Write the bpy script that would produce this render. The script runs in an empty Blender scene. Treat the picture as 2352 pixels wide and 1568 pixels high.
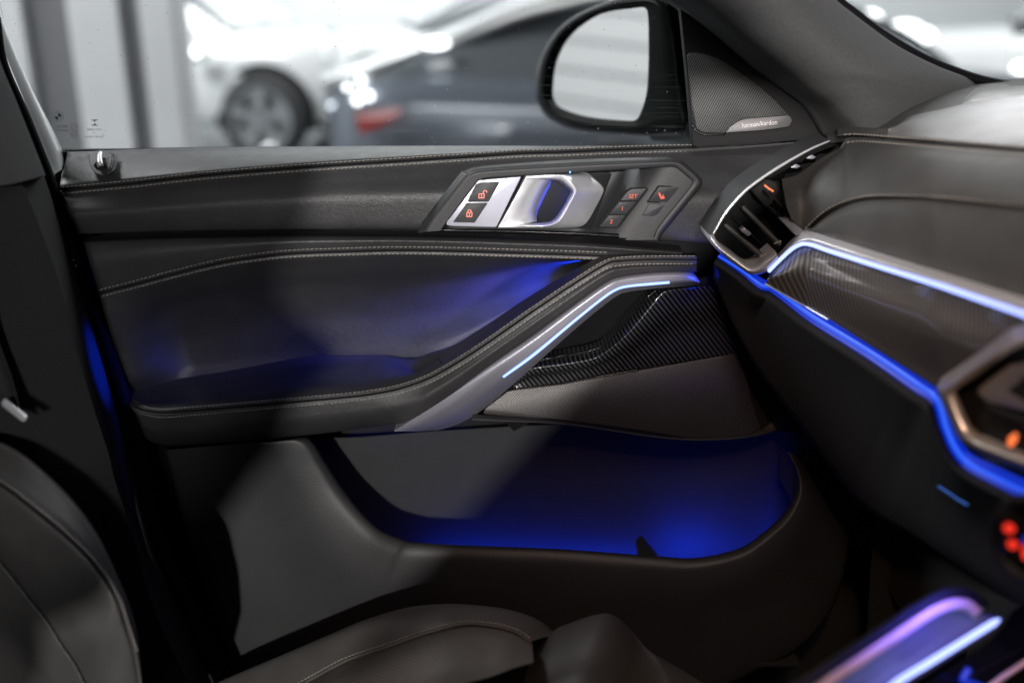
import bpy, bmesh, math, random
import numpy as np
from mathutils import Vector
random.seed(7)
rng = np.random.default_rng(7)
SC = bpy.context.scene
COL = SC.collection

# ------------------------------------------------------------------ camera
PITCH = math.radians(19.0)
CAM = np.array([0.0, 0.0, 1.30])
LENS = 35.0
cd = bpy.data.cameras.new('camera'); cam = bpy.data.objects.new('camera', cd); COL.objects.link(cam)
cam.location = CAM; cam.rotation_euler = (math.radians(90) - PITCH, 0, 0)
cd.lens = LENS; cd.sensor_width = 36.0; cd.clip_start = 0.02; cd.clip_end = 200
cd.dof.use_dof = True; cd.dof.focus_distance = 1.27; cd.dof.aperture_fstop = 1.5
SC.camera = cam

# ------------------------------------------------------------------ world, exposure
wd = bpy.data.worlds.new('World'); SC.world = wd; wd.use_nodes = True
bg = wd.node_tree.nodes['Background']
bg.inputs[0].default_value = (0.85, 0.9, 1.0, 1); bg.inputs[1].default_value = 0.008
SC.view_settings.view_transform = 'Standard'; SC.view_settings.look = 'None'
SC.view_settings.exposure = 0.0; SC.view_settings.gamma = 1.0
SC.view_settings.use_curve_mapping = False
SC.cycles.use_denoising = True
SC.cycles.max_bounces = 8
SC.cycles.sample_clamp_indirect = 6.0
SC.cycles.caustics_reflective = False; SC.cycles.caustics_refractive = False

# ------------------------------------------------------------------ lamps
LAMP_POS = np.array([-0.55, -3.2, 2.02])      # showroom spot behind the driver's window

def lamp(name, kind, loc, power, color, size=0.1, aim=None, size_y=None, spot=None, blend=0.1, spread=None):
    l = bpy.data.lights.new(name, kind); o = bpy.data.objects.new(name, l); COL.objects.link(o)
    o.location = loc; l.energy = power; l.color = color
    if kind == 'AREA':
        l.size = size
        if size_y: l.shape = 'RECTANGLE'; l.size_y = size_y
        if spread: l.spread = math.radians(spread)
    else:
        l.shadow_soft_size = size
    if kind == 'SPOT':
        l.spot_size = math.radians(spot); l.spot_blend = blend
    if aim is not None:
        d = Vector(aim) - Vector(loc)
        o.rotation_euler = d.to_track_quat('-Z', 'Y').to_euler()
    return o

lamp('window_spot', 'SPOT', LAMP_POS, 800, (1.0, 0.97, 0.93), 0.042, aim=(0.25, 1.2, 0.85), spot=50)
lamp('window_spot', 'SPOT', LAMP_POS + [.85, .1, .02], 330, (1.0, 0.97, 0.94), 0.16, aim=(-0.1, 1.2, 0.85), spot=60)  # second spot, added as soft fill for the rear of the door
# showroom ceiling panels over the parked cars
lamp('ceiling_panel', 'AREA', (-1.0, 9.8, 5.8), 500, (0.97, 0.99, 1.0), 7.0, aim=(-1.0, 10.2, 0), size_y=4.0)
lamp('ceiling_panel', 'AREA', (4.5, 5.5, 5.4), 330, (0.97, 0.99, 1.0), 3.0, aim=(3.6, 6.5, 0), size_y=3.0)
lamp('ceiling_panel', 'AREA', (-5.0, 4.0, 5.4), 880, (0.97, 0.99, 1.0), 3.0, aim=(-5.0, 5.4, 0), size_y=3.0)
# spot ahead of the car, shining down through the windscreen
lamp('windscreen_spot', 'SPOT', (1.95, 0.95, 4.0), 3400, (0.98, 0.98, 1.0), 0.05, aim=(0.72, 1.05, 1.17), spot=8.8, blend=.3)
lamp('ceiling_panel', 'AREA', (-0.5, -3.2, 5.2), 280, (1.0, 0.98, 0.96), 4.0, aim=(-0.5, -4.2, 0), size_y=2.0)  # added fill behind the car, lifts the dark cabin and the metal
# warm courtesy lamp in the roof
lamp('courtesy_lamp', 'SPOT', (0.16, 0.18, 1.57), 14.0, (1.0, 0.52, 0.24), 0.03, aim=(0.44, 0.82, 0.70), spot=78, blend=.9)

# ------------------------------------------------------------------ pixel -> place
F = 2352 * LENS / 36.0
CP, SP = math.cos(PITCH), math.sin(PITCH)
def rays(p):
    p = np.atleast_2d(np.asarray(p, float))
    u = (p[:, 0] - 1176) / F; v = (784 - p[:, 1]) / F
    return np.stack([u, CP + SP * v, -SP + CP * v], 1)
def to3(p):
    """rows of (px, py, Y): the point at depth Y seen at that pixel"""
    p = np.atleast_2d(np.asarray(p, float)); d = rays(p)
    return CAM + d * (p[:, 2] / d[:, 1])[:, None]
def at(px, py, y): return to3([(px, py, y)])[0]
def to_px(w):
    r = np.asarray(w, float) - CAM
    x = r[:, 0]; dep = r[:, 1] * CP - r[:, 2] * SP; up = r[:, 1] * SP + r[:, 2] * CP
    return np.stack([1176 + F * x / dep, 784 - F * up / dep], 1)

def cr(P, n, chord=True, closed=False):
    """Catmull-Rom resampling to n points"""
    P = np.asarray(P, float)
    if closed: P = np.vstack([P[-1], P, P[0], P[1]])
    k = len(P)
    if k == 2 and not closed:
        t = np.linspace(0, 1, n)[:, None]; return P[0] * (1 - t) + P[1] * t
    if chord:
        s = np.r_[0, np.cumsum(np.maximum(np.linalg.norm(np.diff(P[:, :2], axis=0), axis=1), 1e-6))]
    else:
        s = np.arange(k, dtype=float)
    T = np.zeros_like(P)
    T[1:-1] = (P[2:] - P[:-2]) / (s[2:] - s[:-2])[:, None]
    T[0] = (P[1] - P[0]) / (s[1] - s[0]); T[-1] = (P[-1] - P[-2]) / (s[-1] - s[-2])
    if closed: q = np.linspace(s[1], s[-2], n, endpoint=False)
    else: q = np.linspace(s[0], s[-1], n)
    i = np.clip(np.searchsorted(s, q, side='right') - 1, 0, k - 2)
    h = (s[i + 1] - s[i])[:, None]; t = ((q - s[i])[:, None]) / h
    a, b, c, d = P[i], P[i + 1], T[i] * h, T[i + 1] * h
    return (2*t**3 - 3*t**2 + 1) * a + (t**3 - 2*t**2 + t) * c + (-2*t**3 + 3*t**2) * b + (t**3 - t**2) * d

def mono(P, n):
    """shape-preserving cubic through the rows: no overshoot between them"""
    k = len(P); d = np.diff(P, axis=0); T = np.zeros_like(P)
    a, b = d[:-1], d[1:]; same = (a * b) > 0
    T[1:-1] = np.where(same, 2 * a * b / np.where(np.abs(a + b) < 1e-12, 1, a + b), 0)
    T[0] = d[0]; T[-1] = d[-1]
    q = np.linspace(0, k - 1, n); i = np.clip(q.astype(int), 0, k - 2); t = (q - i)[:, None]
    return (2*t**3 - 3*t**2 + 1) * P[i] + (t**3 - 2*t**2 + t) * T[i] + (-2*t**3 + 3*t**2) * P[i + 1] + (t**3 - t**2) * T[i + 1]
N = 90
def row(pts, Y=None, n=None, chord=True):
    P = [(p[0], p[1], p[2] if len(p) > 2 else Y) for p in pts]
    return cr(P, n or N, chord)
def off(R, d, dy=0.0):
    """shift a pixel row by d pixels along its normal (down for a row that runs right), and by dy in depth"""
    t = np.gradient(R[:, :2], axis=0); t /= np.linalg.norm(t, axis=1)[:, None] + 1e-9
    o = R.copy(); o[:, 0] -= t[:, 1] * d; o[:, 1] += t[:, 0] * d; o[:, 2] += dy
    return o

# ------------------------------------------------------------------ objects
def thing(name, label, cat, loc=(0, 0, 0), group=None):
    o = bpy.data.objects.new(name, None); COL.objects.link(o)
    o.location = loc; o['label'] = label; o['category'] = cat
    o.empty_display_size = 0.1
    if group: o['group'] = group
    return o
def tag(o, label=None, cat=None, group=None, kind=None):
    if label: o['label'] = label
    if cat: o['category'] = cat
    if group: o['group'] = group
    if kind: o['kind'] = kind
    return o
def origin(parent):
    v = np.zeros(3)
    while parent is not None:
        v = v + np.array(parent.location); parent = parent.parent
    return v
def link(name, verts, faces, mat, parent=None, smooth=True, kind=None, label=None):
    me = bpy.data.meshes.new(name)
    V = np.asarray(verts, float) - origin(parent)
    me.from_pydata(V.tolist(), [], [list(map(int, f)) for f in faces]); me.update()
    if smooth: me.polygons.foreach_set('use_smooth', [True] * len(me.polygons))
    o = bpy.data.objects.new(name, me); COL.objects.link(o)
    if mat: me.materials.append(mat)
    if parent is not None: o.parent = parent
    if kind: o['kind'] = kind
    if label: o['label'] = label
    return o
def from_bm(name, bm, mat, parent=None, smooth=True, kind=None, label=None, angle=None):
    me = bpy.data.meshes.new(name)
    bmesh.ops.translate(bm, verts=bm.verts, vec=Vector(-origin(parent)))
    bm.to_mesh(me); bm.free()
    if smooth:
        me.polygons.foreach_set('use_smooth', [True] * len(me.polygons))
        if angle: me.set_sharp_from_angle(angle=math.radians(angle))
    o = bpy.data.objects.new(name, me); COL.objects.link(o)
    if mat: me.materials.append(mat)
    if parent is not None: o.parent = parent
    if kind: o['kind'] = kind
    if label: o['label'] = label
    return o

def grid(rows, sub=4, smooth=True):
    A = np.stack(rows, 0)                       # r, n, 3
    r, n, _ = A.shape
    if sub > 1:
        m = (r - 1) * sub + 1
        if smooth and r > 2:
            A = mono(A.reshape(r, -1), m).reshape(m, n, 3)
        else:
            q = np.linspace(0, r - 1, m); i = np.clip(q.astype(int), 0, r - 2); t = (q - i)[:, None, None]
            A = A[i] * (1 - t) + A[i + 1] * t
    return A
def gfaces(m, n):
    i, j = np.meshgrid(np.arange(m - 1), np.arange(n - 1), indexing='ij')
    a = (i * n + j).ravel()
    return np.stack([a, a + 1, a + n + 1, a + n], 1)
def sheet(name, rows, mat, parent, sub=4, smooth=True, cut=None, kind=None, label=None, skirt=None, ext=0.0):
    if ext:                                     # run on past the edge of the picture
        def run(r):
            d = r[-1] - r[-6]; return np.vstack([r, r[-1] + d / np.linalg.norm(d) * ext])
        rows = [run(r) for r in rows]
    A = grid(rows, sub, smooth); m, n, _ = A.shape
    V = A.reshape(-1, 3); Fc = gfaces(m, n)
    if skirt:                                   # turn the border back so that the sheet has depth
        b = [j for j in range(n)] + [i * n + n - 1 for i in range(1, m)] + [(m - 1) * n + j for j in range(n - 2, -1, -1)] + [i * n for i in range(m - 2, 0, -1)]
        k = len(V); V = np.vstack([V, V[b] + np.array([0, skirt, 0])])
        L = len(b); S = [(b[i], b[(i + 1) % L], k + (i + 1) % L, k + i) for i in range(L)]
        Fc = np.vstack([Fc, np.array(S)])
    if cut is not None:
        c = to_px(V[Fc].mean(1)); keep = ~inside(c, cut); Fc = Fc[keep]
    return link(name, V, Fc, mat, parent, True, kind, label)
def inside(p, poly):
    poly = np.asarray(poly, float)[:, :2]; x, y = p[:, 0], p[:, 1]; r = np.zeros(len(p), bool); j = len(poly) - 1
    for i in range(len(poly)):
        xi, yi = poly[i]; xj, yj = poly[j]
        with np.errstate(divide='ignore', invalid='ignore'):
            c = ((yi > y) != (yj > y)) & (x < (xj - xi) * (y - yi) / (yj - yi) + xi)
        r ^= c; j = i
    return r
def rounded(pts, rad=8, k=5):
    """closed pixel polygon with rounded corners; pts (px,py[,Y])"""
    P = np.array([(p[0], p[1]) for p in pts], float); n = len(P); out = []
    for i in range(n):
        a, b, c = P[i - 1], P[i], P[(i + 1) % n]
        u, v = a - b, c - b; lu, lv = np.linalg.norm(u), np.linalg.norm(v)
        r = min(rad, lu * .45, lv * .45); p0 = b + u / lu * r; p1 = b + v / lv * r
        for t in np.linspace(0, 1, k):
            out.append((1 - t)**2 * p0 + 2 * t * (1 - t) * b + t**2 * p1)
    return np.array(out)
def depth(P, Y):
    P = np.asarray(P, float)[:, :2]
    y = Y(P) if callable(Y) else np.full(len(P), float(Y))
    return np.c_[P, y]
def plane_y(p0, p1, p2):
    """linear depth through three (px,py,Y)"""
    M = np.array([[p[0], p[1], 1] for p in (p0, p1, p2)], float); k = np.linalg.solve(M, [p[2] for p in (p0, p1, p2)])
    return lambda P: P[:, 0] * k[0] + P[:, 1] * k[1] + k[2]
def plate(name, pts, Y, mat, parent, thick=0.004, bevel=0.001, rad=6, seg=2, kind=None, label=None, smooth_out=False, n=60):
    """solid plate with the given pixel outline, front face at depth Y"""
    P = cr(np.array([(p[0], p[1]) for p in pts], float), n, closed=True) if smooth_out else (rounded(pts, rad) if rad else np.array([(p[0], p[1]) for p in pts], float))
    V = to3(depth(P, Y)); bm = bmesh.new()
    f = bm.faces.new([bm.verts.new(v) for v in V])
    ex = bmesh.ops.extrude_face_region(bm, geom=[f])
    nv = [g for g in ex['geom'] if isinstance(g, bmesh.types.BMVert)]
    bmesh.ops.translate(bm, verts=nv, vec=(0, -thick, 0))
    bmesh.ops.translate(bm, verts=bm.verts, vec=(0, thick, 0))
    if f.is_valid: pass
    bmesh.ops.recalc_face_normals(bm, faces=bm.faces)
    if bevel:
        s = set(nv); ed = [e for e in bm.edges if e.verts[0] in s and e.verts[1] in s]
        bmesh.ops.bevel(bm, geom=ed, offset=bevel, segments=seg, profile=0.5, affect='EDGES', clamp_overlap=True)
    return from_bm(name, bm, mat, parent, True, kind, label, angle=50)
def tube(name, pts3, rad, mat, parent, seg=8, flat=1.0, kind=None, label=None, closed=False, build=True, axis=None):
    P = np.asarray(pts3, float); n = len(P)
    t = np.gradient(P, axis=0)
    if closed: t = np.roll(P, -1, 0) - np.roll(P, 1, 0)
    t /= np.linalg.norm(t, axis=1)[:, None] + 1e-12
    ref = np.array(axis if axis is not None else [0, 1.0, 0.05])
    b = np.cross(t, ref); b /= np.linalg.norm(b, axis=1)[:, None] + 1e-12
    c = np.cross(b, t)
    rad = np.broadcast_to(np.asarray(rad, float), (n,))
    a = np.linspace(0, 2 * math.pi, seg, endpoint=False)
    V = P[:, None] + rad[:, None, None] * (np.cos(a)[None, :, None] * b[:, None] + flat * np.sin(a)[None, :, None] * c[:, None])
    V = V.reshape(-1, 3); Fc = []
    m = n if closed else n - 1
    for i in range(m):
        for j in range(seg):
            k = (i + 1) % n
            Fc.append((i * seg + j, i * seg + (j + 1) % seg, k * seg + (j + 1) % seg, k * seg + j))
    if not closed: Fc.append(tuple(range(seg))[::-1]); Fc.append(tuple((n - 1) * seg + j for j in range(seg)))
    if not build: return V, Fc
    return link(name, V, Fc, mat, parent, True, kind, label)
def stitches(name, R, mat, parent, pitch=0.0058, ln=0.0040, w=0.00055, slant=0.12):
    """row of sewn stitches along a pixel row, joined: too small to pick apart"""
    P = to3(R); s = np.r_[0, np.cumsum(np.linalg.norm(np.diff(P, axis=0), axis=1))]
    V, Fc = [], []
    q = 0.002
    while q + ln < s[-1]:
        m = [np.array([np.interp(v, s, P[:, i]) for i in range(3)]) for v in (q, q + ln * .5, q + ln)]
        t = m[2] - m[0]; t /= np.linalg.norm(t); side = np.cross(t, [0, 1, 0]); side /= np.linalg.norm(side) + 1e-9
        m[0] = m[0] - side * ln * slant * .5; m[2] = m[2] + side * ln * slant * .5
        sec = []
        for mm, ww, lift in ((m[0], .6, 0.0006), (m[1], 1.0, 0), (m[2], .6, 0.0006)):
            c = mm + np.array([0, lift, 0]); base = len(V)
            V += [c + side * w * ww, c + np.array([0, -w * ww, 0]), c - side * w * ww]
            sec.append(base)
        for a, b in zip(sec[:-1], sec[1:]):
            Fc += [(a, a + 1, b + 1, b), (a + 1, a + 2, b + 2, b + 1)]
        Fc += [(sec[0], sec[0] + 2, sec[0] + 1), (sec[2], sec[2] + 1, sec[2] + 2)]
        q += pitch * (1 + 0.06 * (random.random() - .5))
    return link(name, V, Fc, mat, parent, False, 'stuff')
def box(name, lo, hi, mat, parent=None, bevel=0.0, kind=None, label=None):
    bm = bmesh.new(); bmesh.ops.create_cube(bm, size=1)
    lo, hi = np.array(lo, float), np.array(hi, float)
    for v in bm.verts: v.co = Vector(lo + (np.array(v.co) + .5) * (hi - lo))
    if bevel: bmesh.ops.bevel(bm, geom=bm.edges[:], offset=bevel, segments=2, affect='EDGES', clamp_overlap=True)
    return from_bm(name, bm, mat, parent, bool(bevel), kind, label, angle=40)

_tx = {}
def text2d(body):
    """triangles of a line of lettering, height about 1, centred"""
    if body in _tx: return _tx[body]
    c = bpy.data.curves.new('t', 'FONT'); c.body = body; c.size = 1.0; c.align_x = 'CENTER'; c.align_y = 'CENTER'; c.resolution_u = 3
    o = bpy.data.objects.new('t', c); COL.objects.link(o)
    bpy.context.view_layer.update()
    dg = bpy.context.evaluated_depsgraph_get(); me = o.evaluated_get(dg).to_mesh()
    V = np.array([v.co[:2] for v in me.vertices]); Fc = [tuple(p.vertices) for p in me.polygons]
    o.evaluated_get(dg).to_mesh_clear(); bpy.data.objects.remove(o); bpy.data.curves.remove(c)
    _tx[body] = (V, Fc); return _tx[body]
def lettering(name, body, px, py, h, Y, mat, parent, ang=0.0, shear=0.0, mirror=False, wide=1.0, lift=0.0004):
    V, Fc = text2d(body); V = V.copy()
    x = V[:, 0] * h * wide * (-1 if mirror else 1); y = -V[:, 1] * h
    x = x + shear * -y
    ca, sa = math.cos(ang), math.sin(ang)
    P = np.c_[px + x * ca - y * sa, py + x * sa + y * ca]
    Q = depth(P, Y); Q[:, 2] -= lift
    return link(name, to3(Q), Fc, mat, parent, False)
def polys(name, plist, Y, mat, parent, lift=0.0005):
    """flat print: several small pixel polygons in one mesh"""
    V, Fc = [], []
    for p in plist:
        Q = depth(np.array(p, float), Y); Q[:, 2] -= lift; k = len(V); V += list(to3(Q)); Fc.append(tuple(range(k, k + len(p))))
    return link(name, V, Fc, mat, parent, False)
def stroke(pts, w, closed=False):
    """a polyline as small quads"""
    out = []; P = [np.array(p, float) for p in pts]
    if closed: P.append(P[0])
    for a, b in zip(P[:-1], P[1:]):
        d = b - a; d /= np.linalg.norm(d) + 1e-9; nrm = np.array([-d[1], d[0]]) * w / 2; e = d * w * .4
        out.append([a - e + nrm, b + e + nrm, b + e - nrm, a - e - nrm])
    return out

# ------------------------------------------------------------------ materials
class NT:
    def __init__(s, name):
        s.m = bpy.data.materials.new(name); s.m.use_nodes = True; s.t = s.m.node_tree; s.n = s.t.nodes; s.l = s.t.links
        s.b = s.n['Principled BSDF']; s.out = s.n['Material Output']
    def node(s, typ, **kw):
        n = s.n.new(typ)
        for k, v in kw.items():
            if k.startswith('i_'): n.inputs[k[2:].replace('_', ' ')].default_value = v
            elif k.startswith('n') and k[1:].isdigit(): n.inputs[int(k[1:])].default_value = v
            else: setattr(n, k, v)
        return n
    def link(s, a, ao, b, bi): s.l.new(a.outputs[ao], b.inputs[bi])
    def coord(s, scale=(1, 1, 1), rot=(0, 0, 0)):
        c = s.node('ShaderNodeTexCoord'); m = s.node('ShaderNodeMapping'); m.inputs['Scale'].default_value = scale; m.inputs['Rotation'].default_value = rot
        s.link(c, 'Object', m, 'Vector'); return m
    def math(s, op, a, b=None):
        n = s.node('ShaderNodeMath', operation=op)
        for i, v in enumerate((a, b)):
            if v is None: continue
            if isinstance(v, (int, float)): n.inputs[i].default_value = v
            else: s.l.new(v, n.inputs[i])
        return n.outputs[0]
def setp(b, color=None, rough=None, metal=None, coat=None, coat_r=None, spec=None, sheen=None):
    if color is not None: b.inputs['Base Color'].default_value = (*color, 1)
    if rough is not None: b.inputs['Roughness'].default_value = rough
    if metal is not None: b.inputs['Metallic'].default_value = metal
    if coat is not None: b.inputs['Coat Weight'].default_value = coat
    if coat_r is not None: b.inputs['Coat Roughness'].default_value = coat_r
    if spec is not None: b.inputs['Specular IOR Level'].default_value = spec
    if sheen is not None: b.inputs['Sheen Weight'].default_value = sheen
def add_bump(s, height, strength, dist=0.001):
    bp = s.node('ShaderNodeBump'); bp.inputs['Strength'].default_value = strength; bp.inputs['Distance'].default_value = dist
    s.l.new(height, bp.inputs['Height']); s.link(bp, 'Normal', s.b, 'Normal'); return bp
def vary(s, color, amt, scale, vec):
    n = s.node('ShaderNodeTexNoise'); n.inputs['Scale'].default_value = scale; n.inputs['Detail'].default_value = 5
    s.link(vec, 'Vector', n, 'Vector')
    r = s.node('ShaderNodeValToRGB'); lo = tuple(c * (1 - amt) for c in color); hi = tuple(min(1, c * (1 + amt)) for c in color)
    r.color_ramp.elements[0].position = .3; r.color_ramp.elements[1].position = .7
    r.color_ramp.elements[0].color = (*lo, 1); r.color_ramp.elements[1].color = (*hi, 1)
    s.link(n, 'Fac', r, 'Fac'); s.link(r, 'Color', s.b, 'Base Color'); return n
def leather(name, color=(0.032, 0.031, 0.032), rough=.42, grain=480, strength=.35, spec=.4, perf=None, perf_axes=(0, 2), perf_r=.30):
    s = NT(name); setp(s.b, color, rough, 0, spec=spec)
    v = s.coord(); vary(s, color, .12, 25, v)
    vo = s.node('ShaderNodeTexVoronoi', feature='DISTANCE_TO_EDGE'); vo.inputs['Scale'].default_value = grain
    s.link(v, 'Vector', vo, 'Vector')
    no = s.node('ShaderNodeTexNoise'); no.inputs['Scale'].default_value = grain * .35; no.inputs['Detail'].default_value = 3; s.link(v, 'Vector', no, 'Vector')
    h = s.math('ADD', s.math('MULTIPLY', vo.outputs['Distance'], 1.2), no.outputs['Fac'])
    add_bump(s, h, strength, .0006)
    rn = s.node('ShaderNodeTexNoise'); rn.inputs['Scale'].default_value = 60; rn.inputs['Detail'].default_value = 4; s.link(v, 'Vector', rn, 'Vector')
    mr = s.node('ShaderNodeMapRange'); mr.inputs['To Min'].default_value = rough - .07; mr.inputs['To Max'].default_value = rough + .09
    s.link(rn, 'Fac', mr, 'Value'); s.link(mr, 'Result', s.b, 'Roughness')
    if perf:
        sp = s.node('ShaderNodeSeparateXYZ'); s.link(v, 'Vector', sp, 'Vector')
        d = dots(s, sp.outputs[perf_axes[0]], sp.outputs[perf_axes[1]], perf, perf_r)
        cur = s.b.inputs['Base Color'].links[0].from_socket
        mx = s.node('ShaderNodeMix', data_type='RGBA'); s.l.new(d, mx.inputs[0]); s.l.new(cur, mx.inputs[6]); mx.inputs[7].default_value = (.002, .002, .002, 1)
        s.l.new(mx.outputs[2], s.b.inputs['Base Color'])
    return s.m
def dots(s, x, y, pitch, r):
    """1 inside a staggered grid of round holes"""
    def one(ox, oy):
        a = s.math('SUBTRACT', s.math('FRACT', s.math('ADD', s.math('MULTIPLY', x, 1 / pitch), ox)), .5)
        b = s.math('SUBTRACT', s.math('FRACT', s.math('ADD', s.math('MULTIPLY', y, 1 / pitch), oy)), .5)
        return s.math('LESS_THAN', s.math('ADD', s.math('MULTIPLY', a, a), s.math('MULTIPLY', b, b)), r * r)
    return s.math('MAXIMUM', one(0, 0), one(.5, .5))
def grille_mat(name, color, pitch=.0034, axes=(0, 2), r=.33, rough=.35, metal=.6, shear=0.0):
    s = NT(name); setp(s.b, color, rough, metal)
    v = s.coord(); sp = s.node('ShaderNodeSeparateXYZ'); s.link(v, 'Vector', sp, 'Vector')
    x = s.math('ADD', sp.outputs[axes[0]], s.math('MULTIPLY', sp.outputs[axes[1]], shear))
    d = dots(s, x, sp.outputs[axes[1]], pitch, r)
    mx = s.node('ShaderNodeMix', data_type='RGBA'); s.l.new(d, mx.inputs[0]); mx.inputs[6].default_value = (*color, 1); mx.inputs[7].default_value = (.003, .003, .003, 1)
    s.l.new(mx.outputs[2], s.b.inputs['Base Color'])
    add_bump(s, s.math('SUBTRACT', 1.0, d), .5, .0008)
    return s.m
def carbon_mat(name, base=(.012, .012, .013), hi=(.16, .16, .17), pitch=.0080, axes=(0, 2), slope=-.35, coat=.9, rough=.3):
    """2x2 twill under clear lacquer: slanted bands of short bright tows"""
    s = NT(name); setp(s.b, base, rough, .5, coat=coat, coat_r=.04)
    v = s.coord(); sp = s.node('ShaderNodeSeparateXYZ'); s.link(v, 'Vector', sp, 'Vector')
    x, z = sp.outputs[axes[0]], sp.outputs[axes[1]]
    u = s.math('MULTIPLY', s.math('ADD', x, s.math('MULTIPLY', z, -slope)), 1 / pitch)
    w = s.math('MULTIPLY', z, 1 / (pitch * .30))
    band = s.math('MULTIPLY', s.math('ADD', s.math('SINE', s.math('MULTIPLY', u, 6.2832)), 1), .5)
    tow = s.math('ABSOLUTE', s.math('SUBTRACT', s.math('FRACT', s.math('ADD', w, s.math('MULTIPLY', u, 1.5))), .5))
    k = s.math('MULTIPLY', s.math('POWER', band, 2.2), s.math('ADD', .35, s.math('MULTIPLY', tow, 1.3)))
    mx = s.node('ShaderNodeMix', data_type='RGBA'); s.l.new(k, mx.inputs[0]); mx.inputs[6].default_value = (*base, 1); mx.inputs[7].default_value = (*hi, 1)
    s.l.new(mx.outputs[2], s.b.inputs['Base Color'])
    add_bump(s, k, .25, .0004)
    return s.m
def plain(name, color, rough=.5, metal=0, bump=0, scale=300, amt=.1, coat=None, coat_r=.05, spec=None, vscale=20, dist=.0006):
    s = NT(name); setp(s.b, color, rough, metal, coat, coat_r, spec); v = s.coord()
    if amt: vary(s, color, amt, vscale, v)
    if bump:
        no = s.node('ShaderNodeTexNoise'); no.inputs['Scale'].default_value = scale; no.inputs['Detail'].default_value = 4; s.link(v, 'Vector', no, 'Vector')
        add_bump(s, no.outputs['Fac'], bump, dist)
    return s.m
def emit(name, color, strength):
    s = NT(name); setp(s.b, (0.02, 0.02, 0.02), .4)
    s.b.inputs['Emission Color'].default_value = (*color, 1); s.b.inputs['Emission Strength'].default_value = strength
    return s.m
def glass_mat(name, tint=(.93, .95, .95), refl=.05, dust=0.0, smear=0.0):
    s = NT(name); s.n.remove(s.b)
    tr = s.node('ShaderNodeBsdfTransparent'); tr.inputs[0].default_value = (*tint, 1)
    gl = s.node('ShaderNodeBsdfGlossy'); gl.inputs['Roughness'].default_value = .02
    fr = s.node('ShaderNodeLayerWeight'); fr.inputs['Blend'].default_value = .12
    f = s.math('MULTIPLY', fr.outputs['Fresnel'], refl / .05 * .5)
    mx = s.node('ShaderNodeMixShader'); s.l.new(f, mx.inputs[0]); s.link(tr, 0, mx, 1); s.link(gl, 0, mx, 2)
    last = mx
    if dust:
        v = s.coord(); d = s.node('ShaderNodeBsdfDiffuse'); d.inputs[0].default_value = (.8, .82, .85, 1)
        vo = s.node('ShaderNodeTexVoronoi'); vo.inputs['Scale'].default_value = 90; s.link(v, 'Vector', vo, 'Vector')
        sp = s.math('MULTIPLY', s.math('LESS_THAN', vo.outputs['Distance'], .07), dust)
        if smear:
            v2 = s.coord(scale=(14, 1, 900)); n = s.node('ShaderNodeTexNoise'); n.inputs['Scale'].default_value = 1; n.inputs['Detail'].default_value = 3; s.link(v2, 'Vector', n, 'Vector')
            sp = s.math('ADD', sp, s.math('MULTIPLY', s.math('MAXIMUM', s.math('SUBTRACT', n.outputs['Fac'], .58), 0), smear))
        m2 = s.node('ShaderNodeMixShader'); s.l.new(sp, m2.inputs[0]); s.link(last, 0, m2, 1); s.link(d, 0, m2, 2); last = m2
    s.link(last, 0, s.out, 'Surface'); return s.m

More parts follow.
